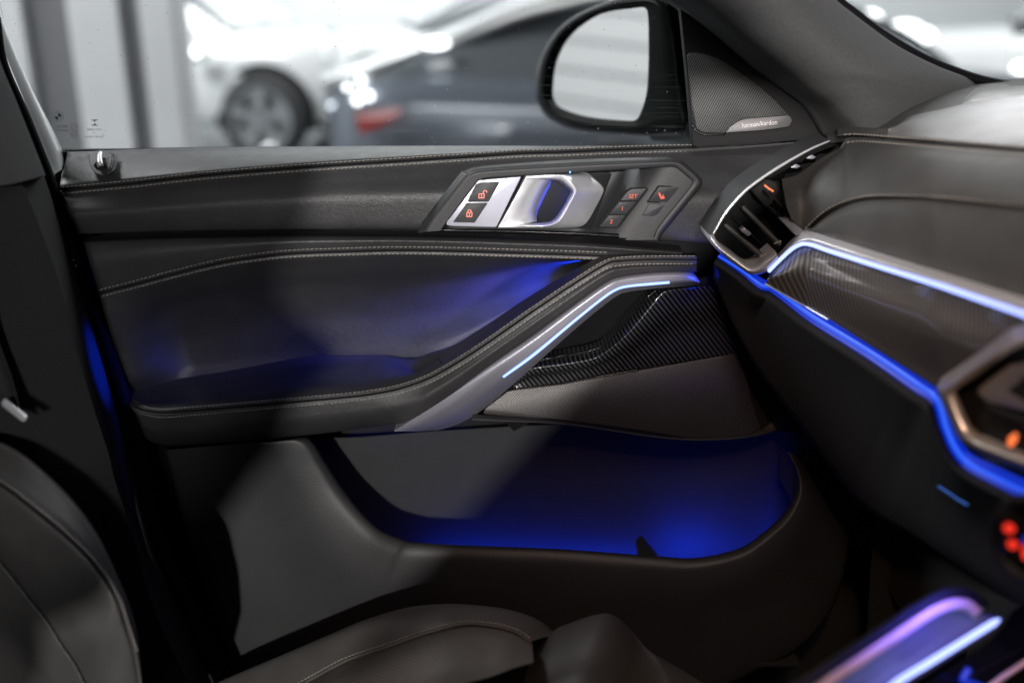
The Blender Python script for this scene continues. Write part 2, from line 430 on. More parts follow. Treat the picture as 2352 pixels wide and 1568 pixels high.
M = dict(
    leather=leather('black_leather', (.030, .0295, .031), strength=.5),
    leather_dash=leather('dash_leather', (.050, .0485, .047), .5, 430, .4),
    soft=plain('soft_touch_plastic', (.026, .026, .028), .55, 0, .35, 520, .1),
    lower=plain('grained_door_plastic', (.0165, .0165, .0175), .55, 0, .4, 420, .1),
    dark=plain('black_plastic', (.010, .010, .011), .6, 0, .25, 400, .1, spec=.2),
    housing=plain('mirror_housing_black', (.004, .005, .005), .35, 0, 0, 1, 0, spec=.03),
    badge=plain('grey_badge', (.085, .08, .085), .4, .3, 0, 1, .05),
    dash_top=leather('dash_top_leather', (.105, .105, .105), .45, 430, .3, spec=.5),  # same black leather, lightened to stand for sheen from the windscreen
    rail=plain('warm_console_rail', (.92, .66, .50), .35, .2, 0, 1, .05),  # peach base stands for the warm reflection on the metal
    violet=plain('console_gloss_panel', (.10, .085, .14), .35, 0, 0, 1, 0),  # gloss black panel, violet put into its base for the blue glow
    void=plain('shade_black', (.004, .004, .004), .9, 0, 0, 100, 0),  # near black, stands for shade in gaps, recesses and the footwell
    gloss=plain('gloss_black', (.006, .006, .007), .16, 0, 0, 1, 0, spec=.3),
    silver=plain('satin_silver', (.84, .84, .88), .32, .6, .06, 900, .05),
    silver_trim=plain('satin_silver_trim', (.33, .33, .385), .38, .5, .06, 900, .05),
    chrome=plain('chrome', (.75, .75, .76), .12, 1.0, 0, 1, 0),
    bronze=plain('warm_satin_metal', (.52, .46, .42), .33, .55, .05, 900, .06),
    thread=plain('grey_thread', (.36, .33, .30), .8, 0, 0, 1, .15, vscale=900),
    thread_dim=plain('dark_thread', (.42, .38, .35), .8, 0, 0, 1, .15, vscale=900),
    carbon=carbon_mat('carbon_fibre', (.004, .004, .005), (.15, .15, .16), .0070, slope=-.8),
    carbon_dash=carbon_mat('carbon_fibre_dash', (.075, .064, .058), (.26, .235, .215), .0062, (1, 2), .4, 1.0, .4),  # beige in the base stands for warm cabin reflections
    grille=grille_mat('speaker_grille_metal', (.13, .122, .12), .0036, (0, 2), .30, .42, .5, .15),
    tweeter=grille_mat('tweeter_mesh', (.14, .14, .14), .0030, (0, 2), .30, .5, .4, .5),
    seat=leather('seat_leather', (.058, .054, .052), .48, 420, .3),
    seat_perf=leather('perforated_seat_leather', (.105, .094, .087), .5, 420, .3, perf=.0060, perf_axes=(0, 1), perf_r=.20),
    seat_perf_v=leather('perforated_backrest_leather', (.058, .056, .056), .5, 420, .3, perf=.0050, perf_axes=(0, 2), perf_r=.18),
    carpet=plain('carpet', (.016, .015, .015), .95, 0, 1.0, 700, .3, vscale=500, dist=.002),
    pillar=plain('pillar_cloth', (.055, .055, .056), .85, 0, .6, 900, .12, vscale=300),
    seal=plain('rubber_seal', (.002, .002, .003), .6, 0, 0, 1, 0, spec=.15),
    bodywhite=plain('white_body_paint', (.78, .79, .79), .3, 0, 0, 1, .03, coat=.6),
    glass=glass_mat('door_glass', dust=.30, smear=.35),
    screen=glass_mat('windscreen_glass', dust=.85),
    mirror=plain('mirror_silvering', (.66, .66, .65), .02, 1.0, 0, 1, 0),
    print_ink=plain('etched_ink', (.012, .025, .04), .6, 0, 0, 1, 0),
    print_dim=plain('faint_etched_ink', (.10, .11, .12), .7, 0, 0, 1, 0),
    letter=plain('pale_lettering', (.75, .70, .70), .5, 0, 0, 1, 0),
    strip=emit('light_guide', (.26, .38, 1.0), 2.6),
    strip_dash=emit('light_guide_dash', (.34, .42, 1.0), 2.3),
    band=emit('blue_light_band', (.004, .05, 1.0), .50),
    band_core=emit('blue_light_core', (.035, .13, 1.0), .95),
    led=emit('blue_pin_led', (.1, .3, 1.0), 6.0),
    icon=emit('red_backlit_icon', (1.0, .13, .07), 1.15),
    icon_dim=emit('orange_backlit_icon', (1.0, .20, .05), 1.3),
)

# ================================================================== car body (pillars, roof, floor)
body = thing('car_body', 'dark car cabin shell with roof pillars, windscreen and footwell carpet', 'car body', (0, 0.5, 0.25))

# unseen wall added as a gobo: its holes shape the spot's light patches
def through_wall(poly, Yp, Yw):
    W = to3([(v[0], v[1], v[2] if len(v) > 2 else Yp) for v in poly]); t = (Yw - LAMP_POS[1]) / (W[:, 1] - LAMP_POS[1])
    return LAMP_POS + (W - LAMP_POS) * t[:, None]
WALL_Y = -0.36
open_a = through_wall([(735, 120), (1500, 175, 1.32), (1600, 192, 1.325), (1770, 205, 1.32), (1850, 240, 1.32), (1925, 305, 1.27), (1900, 370, 1.22), (1790, 410, 1.22), (1700, 480), (1590, 600),
                       (1350, 870), (1110, 1135), (885, 1400, 1.18), (1040, 1390, 1.035), (1050, 1480, .98), (1060, 1700, .90), (330, 1720, 1.0), (330, 1400), (370, 1245), (440, 1215), (500, 1190), (550, 1130),
                       (590, 1070), (650, 1000), (700, 900), (745, 805), (670, 750), (598, 690), (625, 600), (700, 470)], 1.25, WALL_Y)
open_b = through_wall([(1650, -90, 1.24), (1766, 62, 1.24), (1851, 137, 1.24), (1930, 215, 1.23), (1975, 300, 1.15), (1950, 400), (1890, 560), (1990, 690), (2480, 860), (2600, 300), (2500, -90)], 1.05, WALL_Y)
def holed_wall(name, lo, hi, holes, y, thick, mat, parent):
    bm = bmesh.new(); ed = []
    def loop(P):
        vs = [bm.verts.new((p[0], y, p[1])) for p in P]
        for a, b in zip(vs, vs[1:] + vs[:1]): ed.append(bm.edges.new((a, b)))
    loop([(lo[0], lo[1]), (hi[0], lo[1]), (hi[0], hi[1]), (lo[0], hi[1])])
    for h in holes: loop([(p[0], p[2]) for p in h])
    r = bmesh.ops.triangle_fill(bm, use_beauty=True, use_dissolve=False, edges=ed)
    fs = [g for g in r['geom'] if isinstance(g, bmesh.types.BMFace)]
    # keep only the faces outside the openings
    kill = []
    for f in fs:
        c = f.calc_center_median(); p = np.array([[c.x, c.z]])
        if any(inside(p, np.c_[h[:, 0], h[:, 2]])[0] for h in holes): kill.append(f)
    if kill: bmesh.ops.delete(bm, geom=kill, context='FACES')
    ex = bmesh.ops.extrude_face_region(bm, geom=bm.faces[:])
    bmesh.ops.translate(bm, verts=[g for g in ex['geom'] if isinstance(g, bmesh.types.BMVert)], vec=(0, -thick, 0))
    return from_bm(name, bm, mat, parent, False)
holed_wall('spot_gobo_wall', (-2.4, 0.25), (1.6, 1.62), [open_a, open_b], WALL_Y, 0.03, M['dark'], body)
box('roof', (-2.4, -0.40, 1.62), (0.10, 1.34, 1.67), M['pillar'], body, .01)
box('rear_bulkhead', (-1.75, -0.33, 0.25), (-1.70, 1.40, 1.60), M['dark'], body)
box('floor_carpet', (-1.70, -0.36, 0.22), (1.35, 1.45, 0.25), M['carpet'], body)
box('firewall', (1.30, -0.36, 0.25), (1.35, 1.45, 0.98), M['carpet'], body)
# footwell side and tunnel carpet seen past the glovebox
sheet('footwell_carpet', [to3(row([(2020, 1160, 1.16), (2120, 1215, 1.10), (2300, 1300, 1.02)])), to3(row([(2000, 1300, 1.18), (2110, 1330, 1.12), (2290, 1400, 1.03)])),
                          to3(row([(1990, 1480, 1.18), (2090, 1500, 1.12), (2260, 1560, 1.03)])), to3(row([(1980, 1640, 1.18), (2080, 1660, 1.12), (2240, 1720, 1.03)]))], M['carpet'], body, 3)

box('kick_panel', (.40, 1.40, .25), (1.30, 1.44, 1.02), M['void'], body)
box('door_sill', (-1.7, 1.30, .25), (1.30, 1.44, .40), M['carpet'], body)
box('rear_door_panel', (-1.70, 1.08, .25), (-.60, 1.14, 1.12), M['dark'], body, .01)
# ---- B pillar, left of the frame: upper cloth trim, lower trim with its forward flank, rubber seal
edge = row([(-60, 205, 1.09), (-20, 300, 1.09), (35, 392, 1.09), (88, 514, 1.09), (136, 650, 1.09), (170, 786, 1.085), (217, 943, 1.08), (251, 1047, 1.07), (262, 1097, 1.065),
            (313, 1253, 1.05), (350, 1389, 1.04), (421, 1545, 1.03), (470, 1640, 1.03)])
flank = row([(-40, 60, 1.26), (0, 150, 1.26), (99, 398, 1.26), (143, 530, 1.26), (195, 700, 1.25), (225, 800, 1.24), (258, 915, 1.23), (289, 1035, 1.21), (305, 1110, 1.20),
             (326, 1240, 1.18), (374, 1320, 1.17), (452, 1494, 1.16), (520, 1640, 1.15)])
inner = row([(-330, 260, 1.02), (-300, 350, 1.02), (-260, 440, 1.02), (-240, 520, 1.02), (-230, 650, 1.02), (-210, 790, 1.02), (-200, 943, 1.02), (-180, 1050, 1.02), (-150, 1100, 1.02),
             (-120, 1250, 1.02), (-100, 1390, 1.01), (-60, 1545, 1.0), (-30, 1640, 1.0)])
mid = (edge + inner) / 2; mid[:, 2] -= .02
e3, f3, i3, m3 = to3(edge), to3(flank), to3(inner), to3(mid)
sheet('lower_pillar_trim', [i3, m3, e3 * .97 + m3 * .03, e3, e3 * .93 + f3 * .07, e3 * .5 + f3 * .5, f3], M['carpet'], body, 3)
# upper trim overlaps the lower one
up_e = row([(-290, -620, 1.10), (-70, -60, 1.12), (-30, 60, 1.12), (2, 160, 1.12), (30, 230, 1.12), (65, 318, 1.12), (99, 404, 1.12)])
up_i = row([(-520, -620, 1.02), (-300, -60, 1.02), (-280, 60, 1.02), (-260, 180, 1.02), (-240, 260, 1.02), (-220, 350, 1.02), (-200, 436, 1.02)])
up_c = row([(-345, -620, 1.05), (-120, -60, 1.055), (-95, 60, 1.055), (-60, 170, 1.055), (-42, 240, 1.055), (-14, 330, 1.055), (20, 424, 1.055)])
a3, b3, c3 = to3(up_e), to3(up_i), to3(up_c)
a4 = up_e.copy(); a4[:, 0] += 3; a4[:, 2] = 1.15; a5 = up_e.copy(); a5[:, 0] -= 4; a5[:, 2] = 1.27
sheet('upper_pillar_trim', [b3, c3, a3, to3(a4), to3(a5)], M['pillar'], body, 4)
# rubber seal: a fat tube running down the door opening
seal_r = row([(-10, 40, 1.285), (5, 142, 1.285), (55, 262, 1.285), (104, 386, 1.285), (132, 470, 1.285), (160, 560, 1.28), (205, 700, 1.275), (250, 830, 1.27), (290, 960, 1.26), (330, 1120, 1.24), (372, 1260, 1.22), (440, 1420, 1.20), (500, 1560, 1.18), (540, 1660, 1.17)])
tube('door_seal', to3(seal_r), np.interp(np.linspace(0, 1, N), [0, .22, .5, 1], [.0058, .0072, .014, .022]), M['seal'], body, 10)
# dark jamb between seal and door trim, and the white painted frame outside it
seal_l = row([(126, 405, 1.285), (140, 480, 1.285), (160, 560, 1.28), (205, 700, 1.275), (250, 830, 1.27), (290, 960, 1.26), (330, 1120, 1.24), (372, 1260, 1.22), (440, 1420, 1.20), (500, 1560, 1.18), (540, 1660, 1.17)])
sheet('door_jamb', [to3(off(seal_l, 18, .012)), to3(off(seal_l, -20, .045)), to3(off(seal_l, -70, .10))], M['void'], body, 2, kind=None)
sheet('white_door_opening', [to3(row([(-60, -60, 1.31), (0, 95, 1.31), (110, 362, 1.31), (126, 400, 1.31)])), to3(row([(-25, -60, 1.325), (12, 70, 1.325), (130, 345, 1.325), (142, 390, 1.325)])),
                           to3(row([(-12, -60, 1.40), (22, 90, 1.40), (146, 352, 1.40), (160, 400, 1.40)]))], M['bodywhite'], body, 3)
# bolts on the jamb
for (x, y) in ((169, 597), (174, 610)):
    tube('jamb_screw', np.array([at(x, y, 1.255), at(x, y, 1.250)]), .0016, M['silver'], body, 8)
# cap on the lower pillar trim
ring = np.array([(47 + 11 * math.cos(a), 884 + 13 * math.sin(a), 1.066) for a in np.linspace(0, 2 * math.pi, 24, endpoint=False)])
plate('screw_cap', [(47 + 9 * math.cos(a), 884 + 12 * math.sin(a)) for a in np.linspace(0, 2 * math.pi, 16, endpoint=False)], 1.045, M['dark'], body, .006, .002, 0)

# ---- A pillar, windscreen
bnd = row([(1010, -420, 1.31), (1440, -60, 1.33), (1562, 17, 1.32), (1596, 41, 1.32), (1664, 95, 1.31), (1732, 153, 1.30), (1813, 217, 1.295), (1841, 238, 1.295), (1868, 272, 1.29), (1892, 312, 1.285), (1925, 340, 1.28)])
crest = row([(1130, -420, 1.24), (1560, -60, 1.26), (1660, 20, 1.25), (1700, 60, 1.25), (1760, 110, 1.245), (1830, 165, 1.24), (1895, 215, 1.235), (1930, 240, 1.235), (1960, 270, 1.23), (1985, 300, 1.23), (2000, 340, 1.23)])
crest2 = row([(1310, -420, 1.22), (1740, -60, 1.25), (1800, 0, 1.245), (1850, 50, 1.245), (1905, 95, 1.24), (1960, 140, 1.235), (2015, 175, 1.235), (2065, 205, 1.25), (2105, 235, 1.27), (2120, 280, 1.29), (2120, 340, 1.30)])
low = row([(1470, -420, 1.27), (1880, -60, 1.31), (1921, 0, 1.31), (1950, 24, 1.31), (1997, 60, 1.31), (2050, 98, 1.31), (2097, 125, 1.31), (2163, 156, 1.33), (2221, 178, 1.35), (2262, 200, 1.37), (2330, 235, 1.38)])
pb, pc, pc2, pl = to3(bnd), to3(crest), to3(crest2), to3(low)
sheet('a_pillar_trim', [pb + [0, .06, 0], pb, pb * .8 + pc * .2 - [0, .006, 0], pc, pc2, pl, pl + [.01, .05, 0]], M['pillar'], body, 4)
fr = row([(1485, -420, 1.29), (1894, -60, 1.345), (1930, 0, 1.345), (1960, 24, 1.345), (2012, 64, 1.345), (2073, 103, 1.345), (2130, 134, 1.35), (2196, 161, 1.355), (2260, 181, 1.36), (2352, 198, 1.36), (2420, 206, 1.36)])
tube('windscreen_seal', to3(off(fr, 6, 0)), .0072, M['seal'], body, 10)
scr = [to3(off(fr, 10, .012)), to3(off(fr, -120, -.03)), to3(off(fr, -420, -.12))]
sheet('windscreen', scr, M['screen'], body, 2)

# ================================================================== passenger door
door = thing('passenger_door', 'black leather front passenger door with silver handle and blue light strip', 'car door', tuple(at(900, 1500, 1.30)))

# shell behind the trim so that nothing is open at the back
box('door_shell', (at(170, 700, 1.375)[0], 1.375, 0.30), (at(1960, 400, 1.375)[0], 1.41, at(800, 346, 1.39)[2]), M['void'], door)

# --- belt pad under the window
seam1 = row([(139, 437.5, 1.290), (300, 422.5, 1.288), (450, 405.5, 1.288), (600, 392.5, 1.288), (750, 381.5, 1.289), (900, 372, 1.292), (1000, 365.5, 1.296), (1087, 360, 1.300),
             (1189, 353, 1.306), (1291, 350, 1.312), (1393, 345.5, 1.322), (1478, 342.5, 1.330), (1600, 340, 1.338)])
top1 = row([(157, 350, 1.372), (280, 344, 1.376), (408, 340.5, 1.378), (544, 338.5, 1.378), (680, 337, 1.378), (790, 336, 1.378), (883, 335.5, 1.378), (985, 335, 1.378), (1087, 335, 1.378),
            (1189, 335, 1.378), (1291, 335.5, 1.378), (1393, 336, 1.378), (1478, 336.5, 1.378), (1600, 337, 1.378)])
s1u, t1 = off(seam1, -9), top1
m1 = (s1u * .42 + t1 * .58); m1[:, 2] -= .010
m1b = (s1u * .12 + t1 * .88); m1b[:, 2] -= .002
rows = [to3(t1) + [0, .012, -.012], to3(t1), to3(m1b), to3(m1), to3(s1u), to3(off(seam1, -2.5, .0008)), to3(off(seam1, 0, .0045))]
rows = [np.vstack([r[0] + np.array([-.010, .050, -.004]), r[0] + np.array([-.006, .012, 0]), r]) for r in rows]     # rounded rear corner
sheet('belt_pad', rows, M['leather'], door, 4)
stitches('stitching', off(seam1, -7.5, -.0008), M['thread'], door)
# --- upper panel
BEZ = [(965, 519), (982, 495), (1053, 405), (1082, 390), (1105, 386), (1228, 378), (1375, 371), (1521, 367), (1551, 368), (1570, 373), (1606, 405), (1612, 416), (1606, 431), (1521, 536), (1512, 556), (1400, 552), (1200, 543), (965, 536)]
cut = [(985, 516), (1062, 411), (1088, 397), (1110, 393), (1375, 379), (1521, 375), (1550, 376), (1598, 409), (1602, 416), (1597, 429), (1513, 531), (1500, 548), (1400, 545), (1200, 537), (985, 530)]
seam1x = row([(139, 437.5, 1.290), (300, 422.5, 1.288), (450, 405.5, 1.288), (600, 392.5, 1.288), (750, 381.5, 1.289), (900, 372, 1.292), (1000, 365.5, 1.296), (1087, 360, 1.300),
              (1189, 353, 1.306), (1291, 350, 1.312), (1393, 345.5, 1.322), (1478, 342.5, 1.330), (1600, 338, 1.336), (1750, 328, 1.335), (1900, 312, 1.33), (1990, 300, 1.33)], n=220)
bot = row([(178, 541, 1.277), (400, 534, 1.275), (700, 530, 1.274), (1000, 531, 1.273), (1200, 538, 1.273), (1400, 547, 1.274), (1560, 558, 1.276), (1700, 575, 1.28), (1850, 600, 1.29), (1950, 620, 1.29)], n=220)
md = seam1x * .45 + bot * .55; md[:, 2] = 1.268 + np.maximum(0, (md[:, 0] - 1500) / 450) * .02
md2 = off(seam1x, 9) * .8 + bot * .2; md2[:, 2] = seam1x[:, 2] * .72 + 1.27 * .28 - .004
rows = [to3(off(seam1x, 0, .0045)), to3(off(seam1x, 2.5, .0008)), to3(off(seam1x, 9, -.0004)), to3(md2), to3(md), to3(off(bot, -14, -.004)), to3(off(bot, -3, .000)), to3(bot) + [0, .03, 0]]
rows = [np.vstack([r[0] + np.array([-.008, .045, 0]), r[0] + np.array([-.005, .010, 0]), r]) for r in rows]
sheet('upper_panel', rows, M['leather'], door, 6, cut=cut)
stitches('stitching', off(seam1, 7.5, -.0012), M['thread'], door)

# --- padded roll below the groove and its double seam
seam2 = row([(228, 674, 1.268), (306, 654, 1.266), (408, 627, 1.264), (510, 603, 1.262), (612, 588, 1.262), (680, 582, 1.262), (790, 578, 1.262), (917, 575, 1.262), (1053, 577, 1.262), (1189, 581, 1.262), (1291, 584, 1.263), (1400, 588, 1.265)])
seam2 = row(seam2.tolist() + [])
rolltop = row([(192, 551, 1.300), (290, 546, 1.298), (408, 542, 1.296), (510, 540, 1.296), (612, 538, 1.295), (680, 537, 1.295), (790, 537, 1.295), (917, 538, 1.295), (1053, 541, 1.295), (1189, 546, 1.295), (1330, 552, 1.295), (1565, 572, 1.297)])
seam2x = row([(228, 674, 1.268), (306, 654, 1.266), (408, 627, 1.264), (510, 603, 1.262), (612, 588, 1.262), (680, 582, 1.262), (790, 578, 1.262), (917, 575, 1.262), (1053, 577, 1.262), (1189, 581, 1.262), (1330, 586, 1.263), (1568, 597, 1.27)])
rt2 = rolltop.copy(); rt2[:, 1] += 5; rt2[:, 2] -= .024
rt3 = off(seam2x, -9) * .45 + rt2 * .55; rt3[:, 2] = seam2x[:, 2] * .5 + 1.264 * .5 - .003
rows = [to3(rolltop) + [0, .02, 0], to3(rolltop), to3(rt2), to3(rt3), to3(off(seam2x, -9, 0)), to3(off(seam2x, -2.5, .0008)), to3(off(seam2x, 0, .0045))]
rows = [np.vstack([r[0] + np.array([-.008, .045, 0]), r[0] + np.array([-.005, .008, 0]), r]) for r in rows]
sheet('padded_roll', rows, M['leather'], door, 5)
stitches('stitching', off(seam2, -8, -.0012), M['thread'], door)

# --- recessed panel (scoop) between the roll and the armrest
SEAMA = [(302, 919, 1.262), (320, 938, 1.240), (367, 948, 1.222), (425, 944, 1.212), (544, 934, 1.205), (680, 922, 1.200), (790, 912, 1.198), (849, 905, 1.197), (917, 892, 1.195), (985, 868, 1.192), (1053, 830.5, 1.190),
         (1121, 786, 1.190), (1223, 715, 1.192), (1325, 647, 1.197), (1393, 606, 1.203), (1427, 599, 1.207), (1495, 596, 1.215), (1600, 596, 1.230)]
BACKA = [(296, 896, 1.300), (330, 886, 1.312), (380, 877, 1.318), (435, 866, 1.322), (560, 846, 1.325), (690, 822, 1.325), (790, 817, 1.325), (850, 816, 1.325), (905, 812, 1.322), (965, 806, 1.315), (1032, 796, 1.295),
         (1108, 752, 1.272), (1212, 683, 1.262), (1318, 620, 1.256), (1385, 588, 1.254), (1424, 583, 1.254), (1495, 582, 1.258), (1600, 584, 1.264)]
seamA = row(SEAMA, n=140, chord=False); backA = row(BACKA, n=140, chord=False)
sc_top = off(row([(228, 674, 1.268), (306, 654, 1.266), (408, 627, 1.264), (510, 603, 1.262), (612, 588, 1.262), (680, 582, 1.262), (790, 578, 1.262), (917, 575, 1.262), (1053, 577, 1.262), (1189, 581, 1.262), (1291, 584, 1.263), (1400, 588, 1.265), (1480, 590, 1.268)], n=140), 0)
sc_bot = row([(296, 902, 1.302), (380, 884, 1.320), (435, 872, 1.326), (560, 852, 1.330), (690, 830, 1.332), (790, 826, 1.334), (905, 822, 1.334), (1000, 815, 1.332), (1090, 785, 1.325), (1180, 730, 1.315), (1290, 660, 1.305), (1400, 605, 1.292), (1480, 596, 1.28)], n=140)
def mix(a, b, t, y): m = a * (1 - t) + b * t; m[:, 2] = y; return m
ramp = np.clip((sc_top[:, 0] - 230) / 160, 0, 1); ramp = ramp * ramp * (3 - 2 * ramp); rr = np.clip((1500 - sc_top[:, 0]) / 150, 0, 1); k = ramp * rr
rows = [to3(off(sc_top, 0, .0045)), to3(off(sc_top, 2.5, .0008)), to3(off(sc_top, 9, 0)), to3(mix(off(sc_top, 9), sc_bot, .13, 1.268 + .012 * k)), to3(mix(off(sc_top, 9), sc_bot, .34, 1.272 + .042 * k)),
        to3(mix(off(sc_top, 9), sc_bot, .62, 1.280 + .052 * k)), to3(mix(off(sc_top, 9), sc_bot, .86, 1.284 + .050 * k)), to3(sc_bot)]
rows = [np.vstack([r[0] + np.array([-.008, .035, 0]), r[0] + np.array([-.005, .008, 0]), r]) for r in rows]
sheet('recessed_panel', rows, M['leather'], door, 5)
stitches('stitching', off(seam2[: int(N * .99)], 8, -.0006), M['thread'], door)

# --- armrest with its sewn edge; it climbs into the pull handle
arm_c = backA * .45 + seamA * .55; arm_c[:, 2] = backA[:, 2] * .42 + seamA[:, 2] * .58
arm_f = seamA * .72 + backA * .28; arm_f[:, 2] = seamA[:, 2] * .84 + backA[:, 2] * .16
dip = np.exp(-((backA[:, 0] - 945) / 48) ** 2)[:, None] * np.array([0, .004, -.018])
rows = [to3(backA) + [0, .03, -.035], to3(backA) + dip * .6, to3(backA * .8 + seamA * .2) + dip, to3(arm_c) + dip * .45, to3(arm_f), to3(off(seamA, -9, .0030)), to3(off(seamA, -2.5, .0006)), to3(off(seamA, 0, .004))]
sheet('armrest_top', rows, M['leather'], door, 5)
LOWA = [(322, 985, 1.262), (335, 1010, 1.238), (372, 1024, 1.222), (430, 1024, 1.212), (544, 1016, 1.205), (690, 1003, 1.200), (790, 992, 1.198), (849, 984, 1.196), (905, 976, 1.194), (943, 967, 1.192), (1029, 912, 1.188),
        (1121, 844, 1.186), (1223, 773, 1.187), (1325, 698, 1.190), (1393, 651, 1.196), (1427, 638, 1.200), (1495, 629, 1.208), (1600, 626, 1.224)]
lowA = row(LOWA, n=140, chord=False); lowA[:, 2] += .027 * np.clip((960 - lowA[:, 0]) / 110, 0, 1)
fa = seamA * .5 + lowA * .5; fa[:, 2] -= .007 + .008 * np.clip((960 - lowA[:, 0]) / 110, 0, 1)
rows = [to3(off(seamA, 0, .004)), to3(off(seamA, 2.5, .0004)), to3(off(seamA, 11, -.001)), to3(fa), to3(off(lowA, -3, .000)), to3(lowA) + [0, .004, 0], to3(lowA) + [0, .09, -.004]]
sheet('armrest_front', rows, M['leather'], door, 5)
sa = row(SEAMA[1:], n=400)
stitches('stitching', off(sa, -8, .0014), M['thread'], door, .0056, .0039)
stitches('stitching', off(sa, 10.5, -.0022), M['thread'], door, .0056, .0039)
# short seam across the armrest where the pull handle begins
tube('cross_seam', to3(row([(1006, 822, 1.243), (1016, 838, 1.213), (1024, 851, 1.189)], n=10)), .0008, M['void'], door, 6)

# --- silver pull-handle trim with light strip
SU = [(905, 990, 1.190), (943, 967, 1.188), (1029, 912, 1.184), (1121, 844, 1.182), (1223, 773, 1.183), (1325, 698, 1.186), (1393, 651, 1.192), (1427, 638, 1.197), (1495, 629, 1.205), (1566, 626, 1.216), (1594, 632, 1.226), (1607, 646, 1.236)]
SL = [(1000, 990, 1.250), (1042, 978, 1.240), (1097, 950, 1.226), (1176, 886, 1.208), (1257, 814, 1.198), (1342, 739, 1.201), (1412, 684, 1.207), (1444, 671, 1.212), (1500, 664, 1.218), (1560, 659, 1.226), (1590, 656, 1.232), (1608, 652, 1.238)]
su, sl = row(SU, chord=False), row(SL, chord=False)
smid = su * .45 + sl * .55; smid[:, 2] -= .013
q1 = su * .80 + sl * .20; q1[:, 2] -= .0085
rows = [to3(su) + [0, .03, 0], to3(su), to3(q1), to3(smid), to3(off(sl, -3, -.001)), to3(sl) + [0, .003, 0], to3(sl) + [0, .05, .0]]
trim = sheet('pull_handle_trim', rows, M['silver_trim'], door, 5)
ls = row([(1156, 865, 1), (1223, 817, 1), (1325, 732, 1), (1393, 678, 1), (1420, 662.5, 1), (1444, 657, 1), (1490, 652.5, 1), (1537, 648.5, 1)], n=60)
ls[:, 2] = np.interp(ls[:, 0], smid[:, 0], smid[:, 2]) + .0006
tube('light_strip', to3(ls), .0017, M['strip'], trim, 8)
# pocket behind the pull handle
sheet('handle_pocket', [to3(row([(1120, 930, 1.30), (1300, 760, 1.30), (1430, 655, 1.30), (1640, 640, 1.30)])), to3(row([(1150, 960, 1.325), (1320, 860, 1.335), (1440, 760, 1.335), (1660, 700, 1.31)])), to3(row([(1180, 990, 1.30), (1360, 900, 1.31), (1480, 860, 1.31), (1680, 800, 1.30)]))], M['dark'], door, 4)

# --- carbon-fibre trim
IN = [(1168, 893, 1.262), (1200, 850, 1.262), (1233, 829, 1.262), (1291, 819, 1.262), (1342, 810, 1.262), (1376, 800, 1.262), (1403, 780, 1.262), (1427, 752, 1.262), (1461, 715, 1.262), (1488, 684, 1.262), (1512, 664, 1.264), (1560, 656, 1.268), (1640, 652, 1.275)]
RI = [(1172, 892, 1.246), (1196, 866, 1.243), (1222, 847, 1.241), (1291, 837, 1.240), (1359, 825, 1.240), (1393, 807, 1.240), (1427, 780, 1.240), (1461, 746, 1.241), (1495, 705, 1.243), (1525, 671, 1.246), (1550, 664, 1.249), (1590, 660, 1.254), (1650, 656, 1.262)]
LO = [(1174, 894, 1.250), (1190, 891, 1.250), (1215, 888, 1.250), (1291, 878, 1.251), (1359, 865, 1.253), (1395, 859, 1.254), (1430, 853, 1.255), (1470, 847, 1.256), (1510, 841, 1.258), (1560, 834, 1.260), (1600, 826, 1.262), (1640, 820, 1.264), (1720, 806, 1.268)]
i_, r_, l_ = row(IN, chord=False), row(RI, chord=False), row(LO, chord=False)
rows = [to3(i_) + [0, .03, 0], to3(i_), to3(i_ * .5 + r_ * .5) - [0, .006, 0], to3(r_), to3(r_ * .75 + l_ * .25) - [0, .002, 0], to3(r_ * .4 + l_ * .6) + [0, .004, 0], to3(l_), to3(l_) + [0, .03, 0]]
sheet('carbon_trim', rows, M['carbon'], door, 5)
tube('carbon_trim_edge', to3(off(row(IN[2:11], n=50), -1.5, -.001)), .0009, M['gloss'], door, 6)
tube('grille_rib', to3(row([(1168, 896, 1.245), (1291, 880, 1.247), (1366, 866.5, 1.249), (1470, 849, 1.252)], n=40)), .0012, M['gloss'], door, 6)

# --- speaker grille
GR = [(1110, 948), (1113, 938), (1165, 898), (1180, 895), (1291, 882), (1366, 868), (1571, 833), (1692, 811), (1706, 832), (1736, 950), (1746, 984), (1716, 1000), (1640, 1008), (1571, 1004), (1400, 979), (1280, 964), (1116, 954)]
gy = plane_y((1112, 945, 1.238), (1690, 812, 1.266), (1740, 985, 1.258))
plate('speaker_grille', GR, gy, M['grille'], door, .012, .0015, 5)
tube('grille_lip', to3(depth(cr([(1112, 957), (1200, 962), (1280, 967), (1400, 982), (1571, 1008)], 40), lambda P: gy(P) - .001)), .0011, M['gloss'], door, 6)
sheet('trim_apron', [to3(row([(1085, 950, 1.225), (1300, 968, 1.245), (1571, 1002, 1.255), (1750, 985, 1.265), (1800, 930, 1.28)])), to3(row([(1085, 965, 1.215), (1300, 975, 1.235), (1571, 1010, 1.247), (1760, 996, 1.258), (1850, 950, 1.28)])),
                     to3(row([(1085, 965, 1.215), (1300, 975, 1.235), (1571, 1010, 1.247), (1760, 996, 1.258), (1850, 950, 1.28)])) + [0, .09, -.01]], M['lower'], door, 3)
sheet('front_panel_end', [to3(row([(1600, 640, 1.275), (1640, 700, 1.275), (1690, 800, 1.275), (1745, 985, 1.275)])), to3(row([(1700, 620, 1.275), (1760, 700, 1.275), (1820, 800, 1.275), (1900, 1000, 1.275)])), to3(row([(1850, 600, 1.30), (1950, 700, 1.30), (2050, 800, 1.30), (2120, 1100, 1.30)]))], M['void'], door, 2)

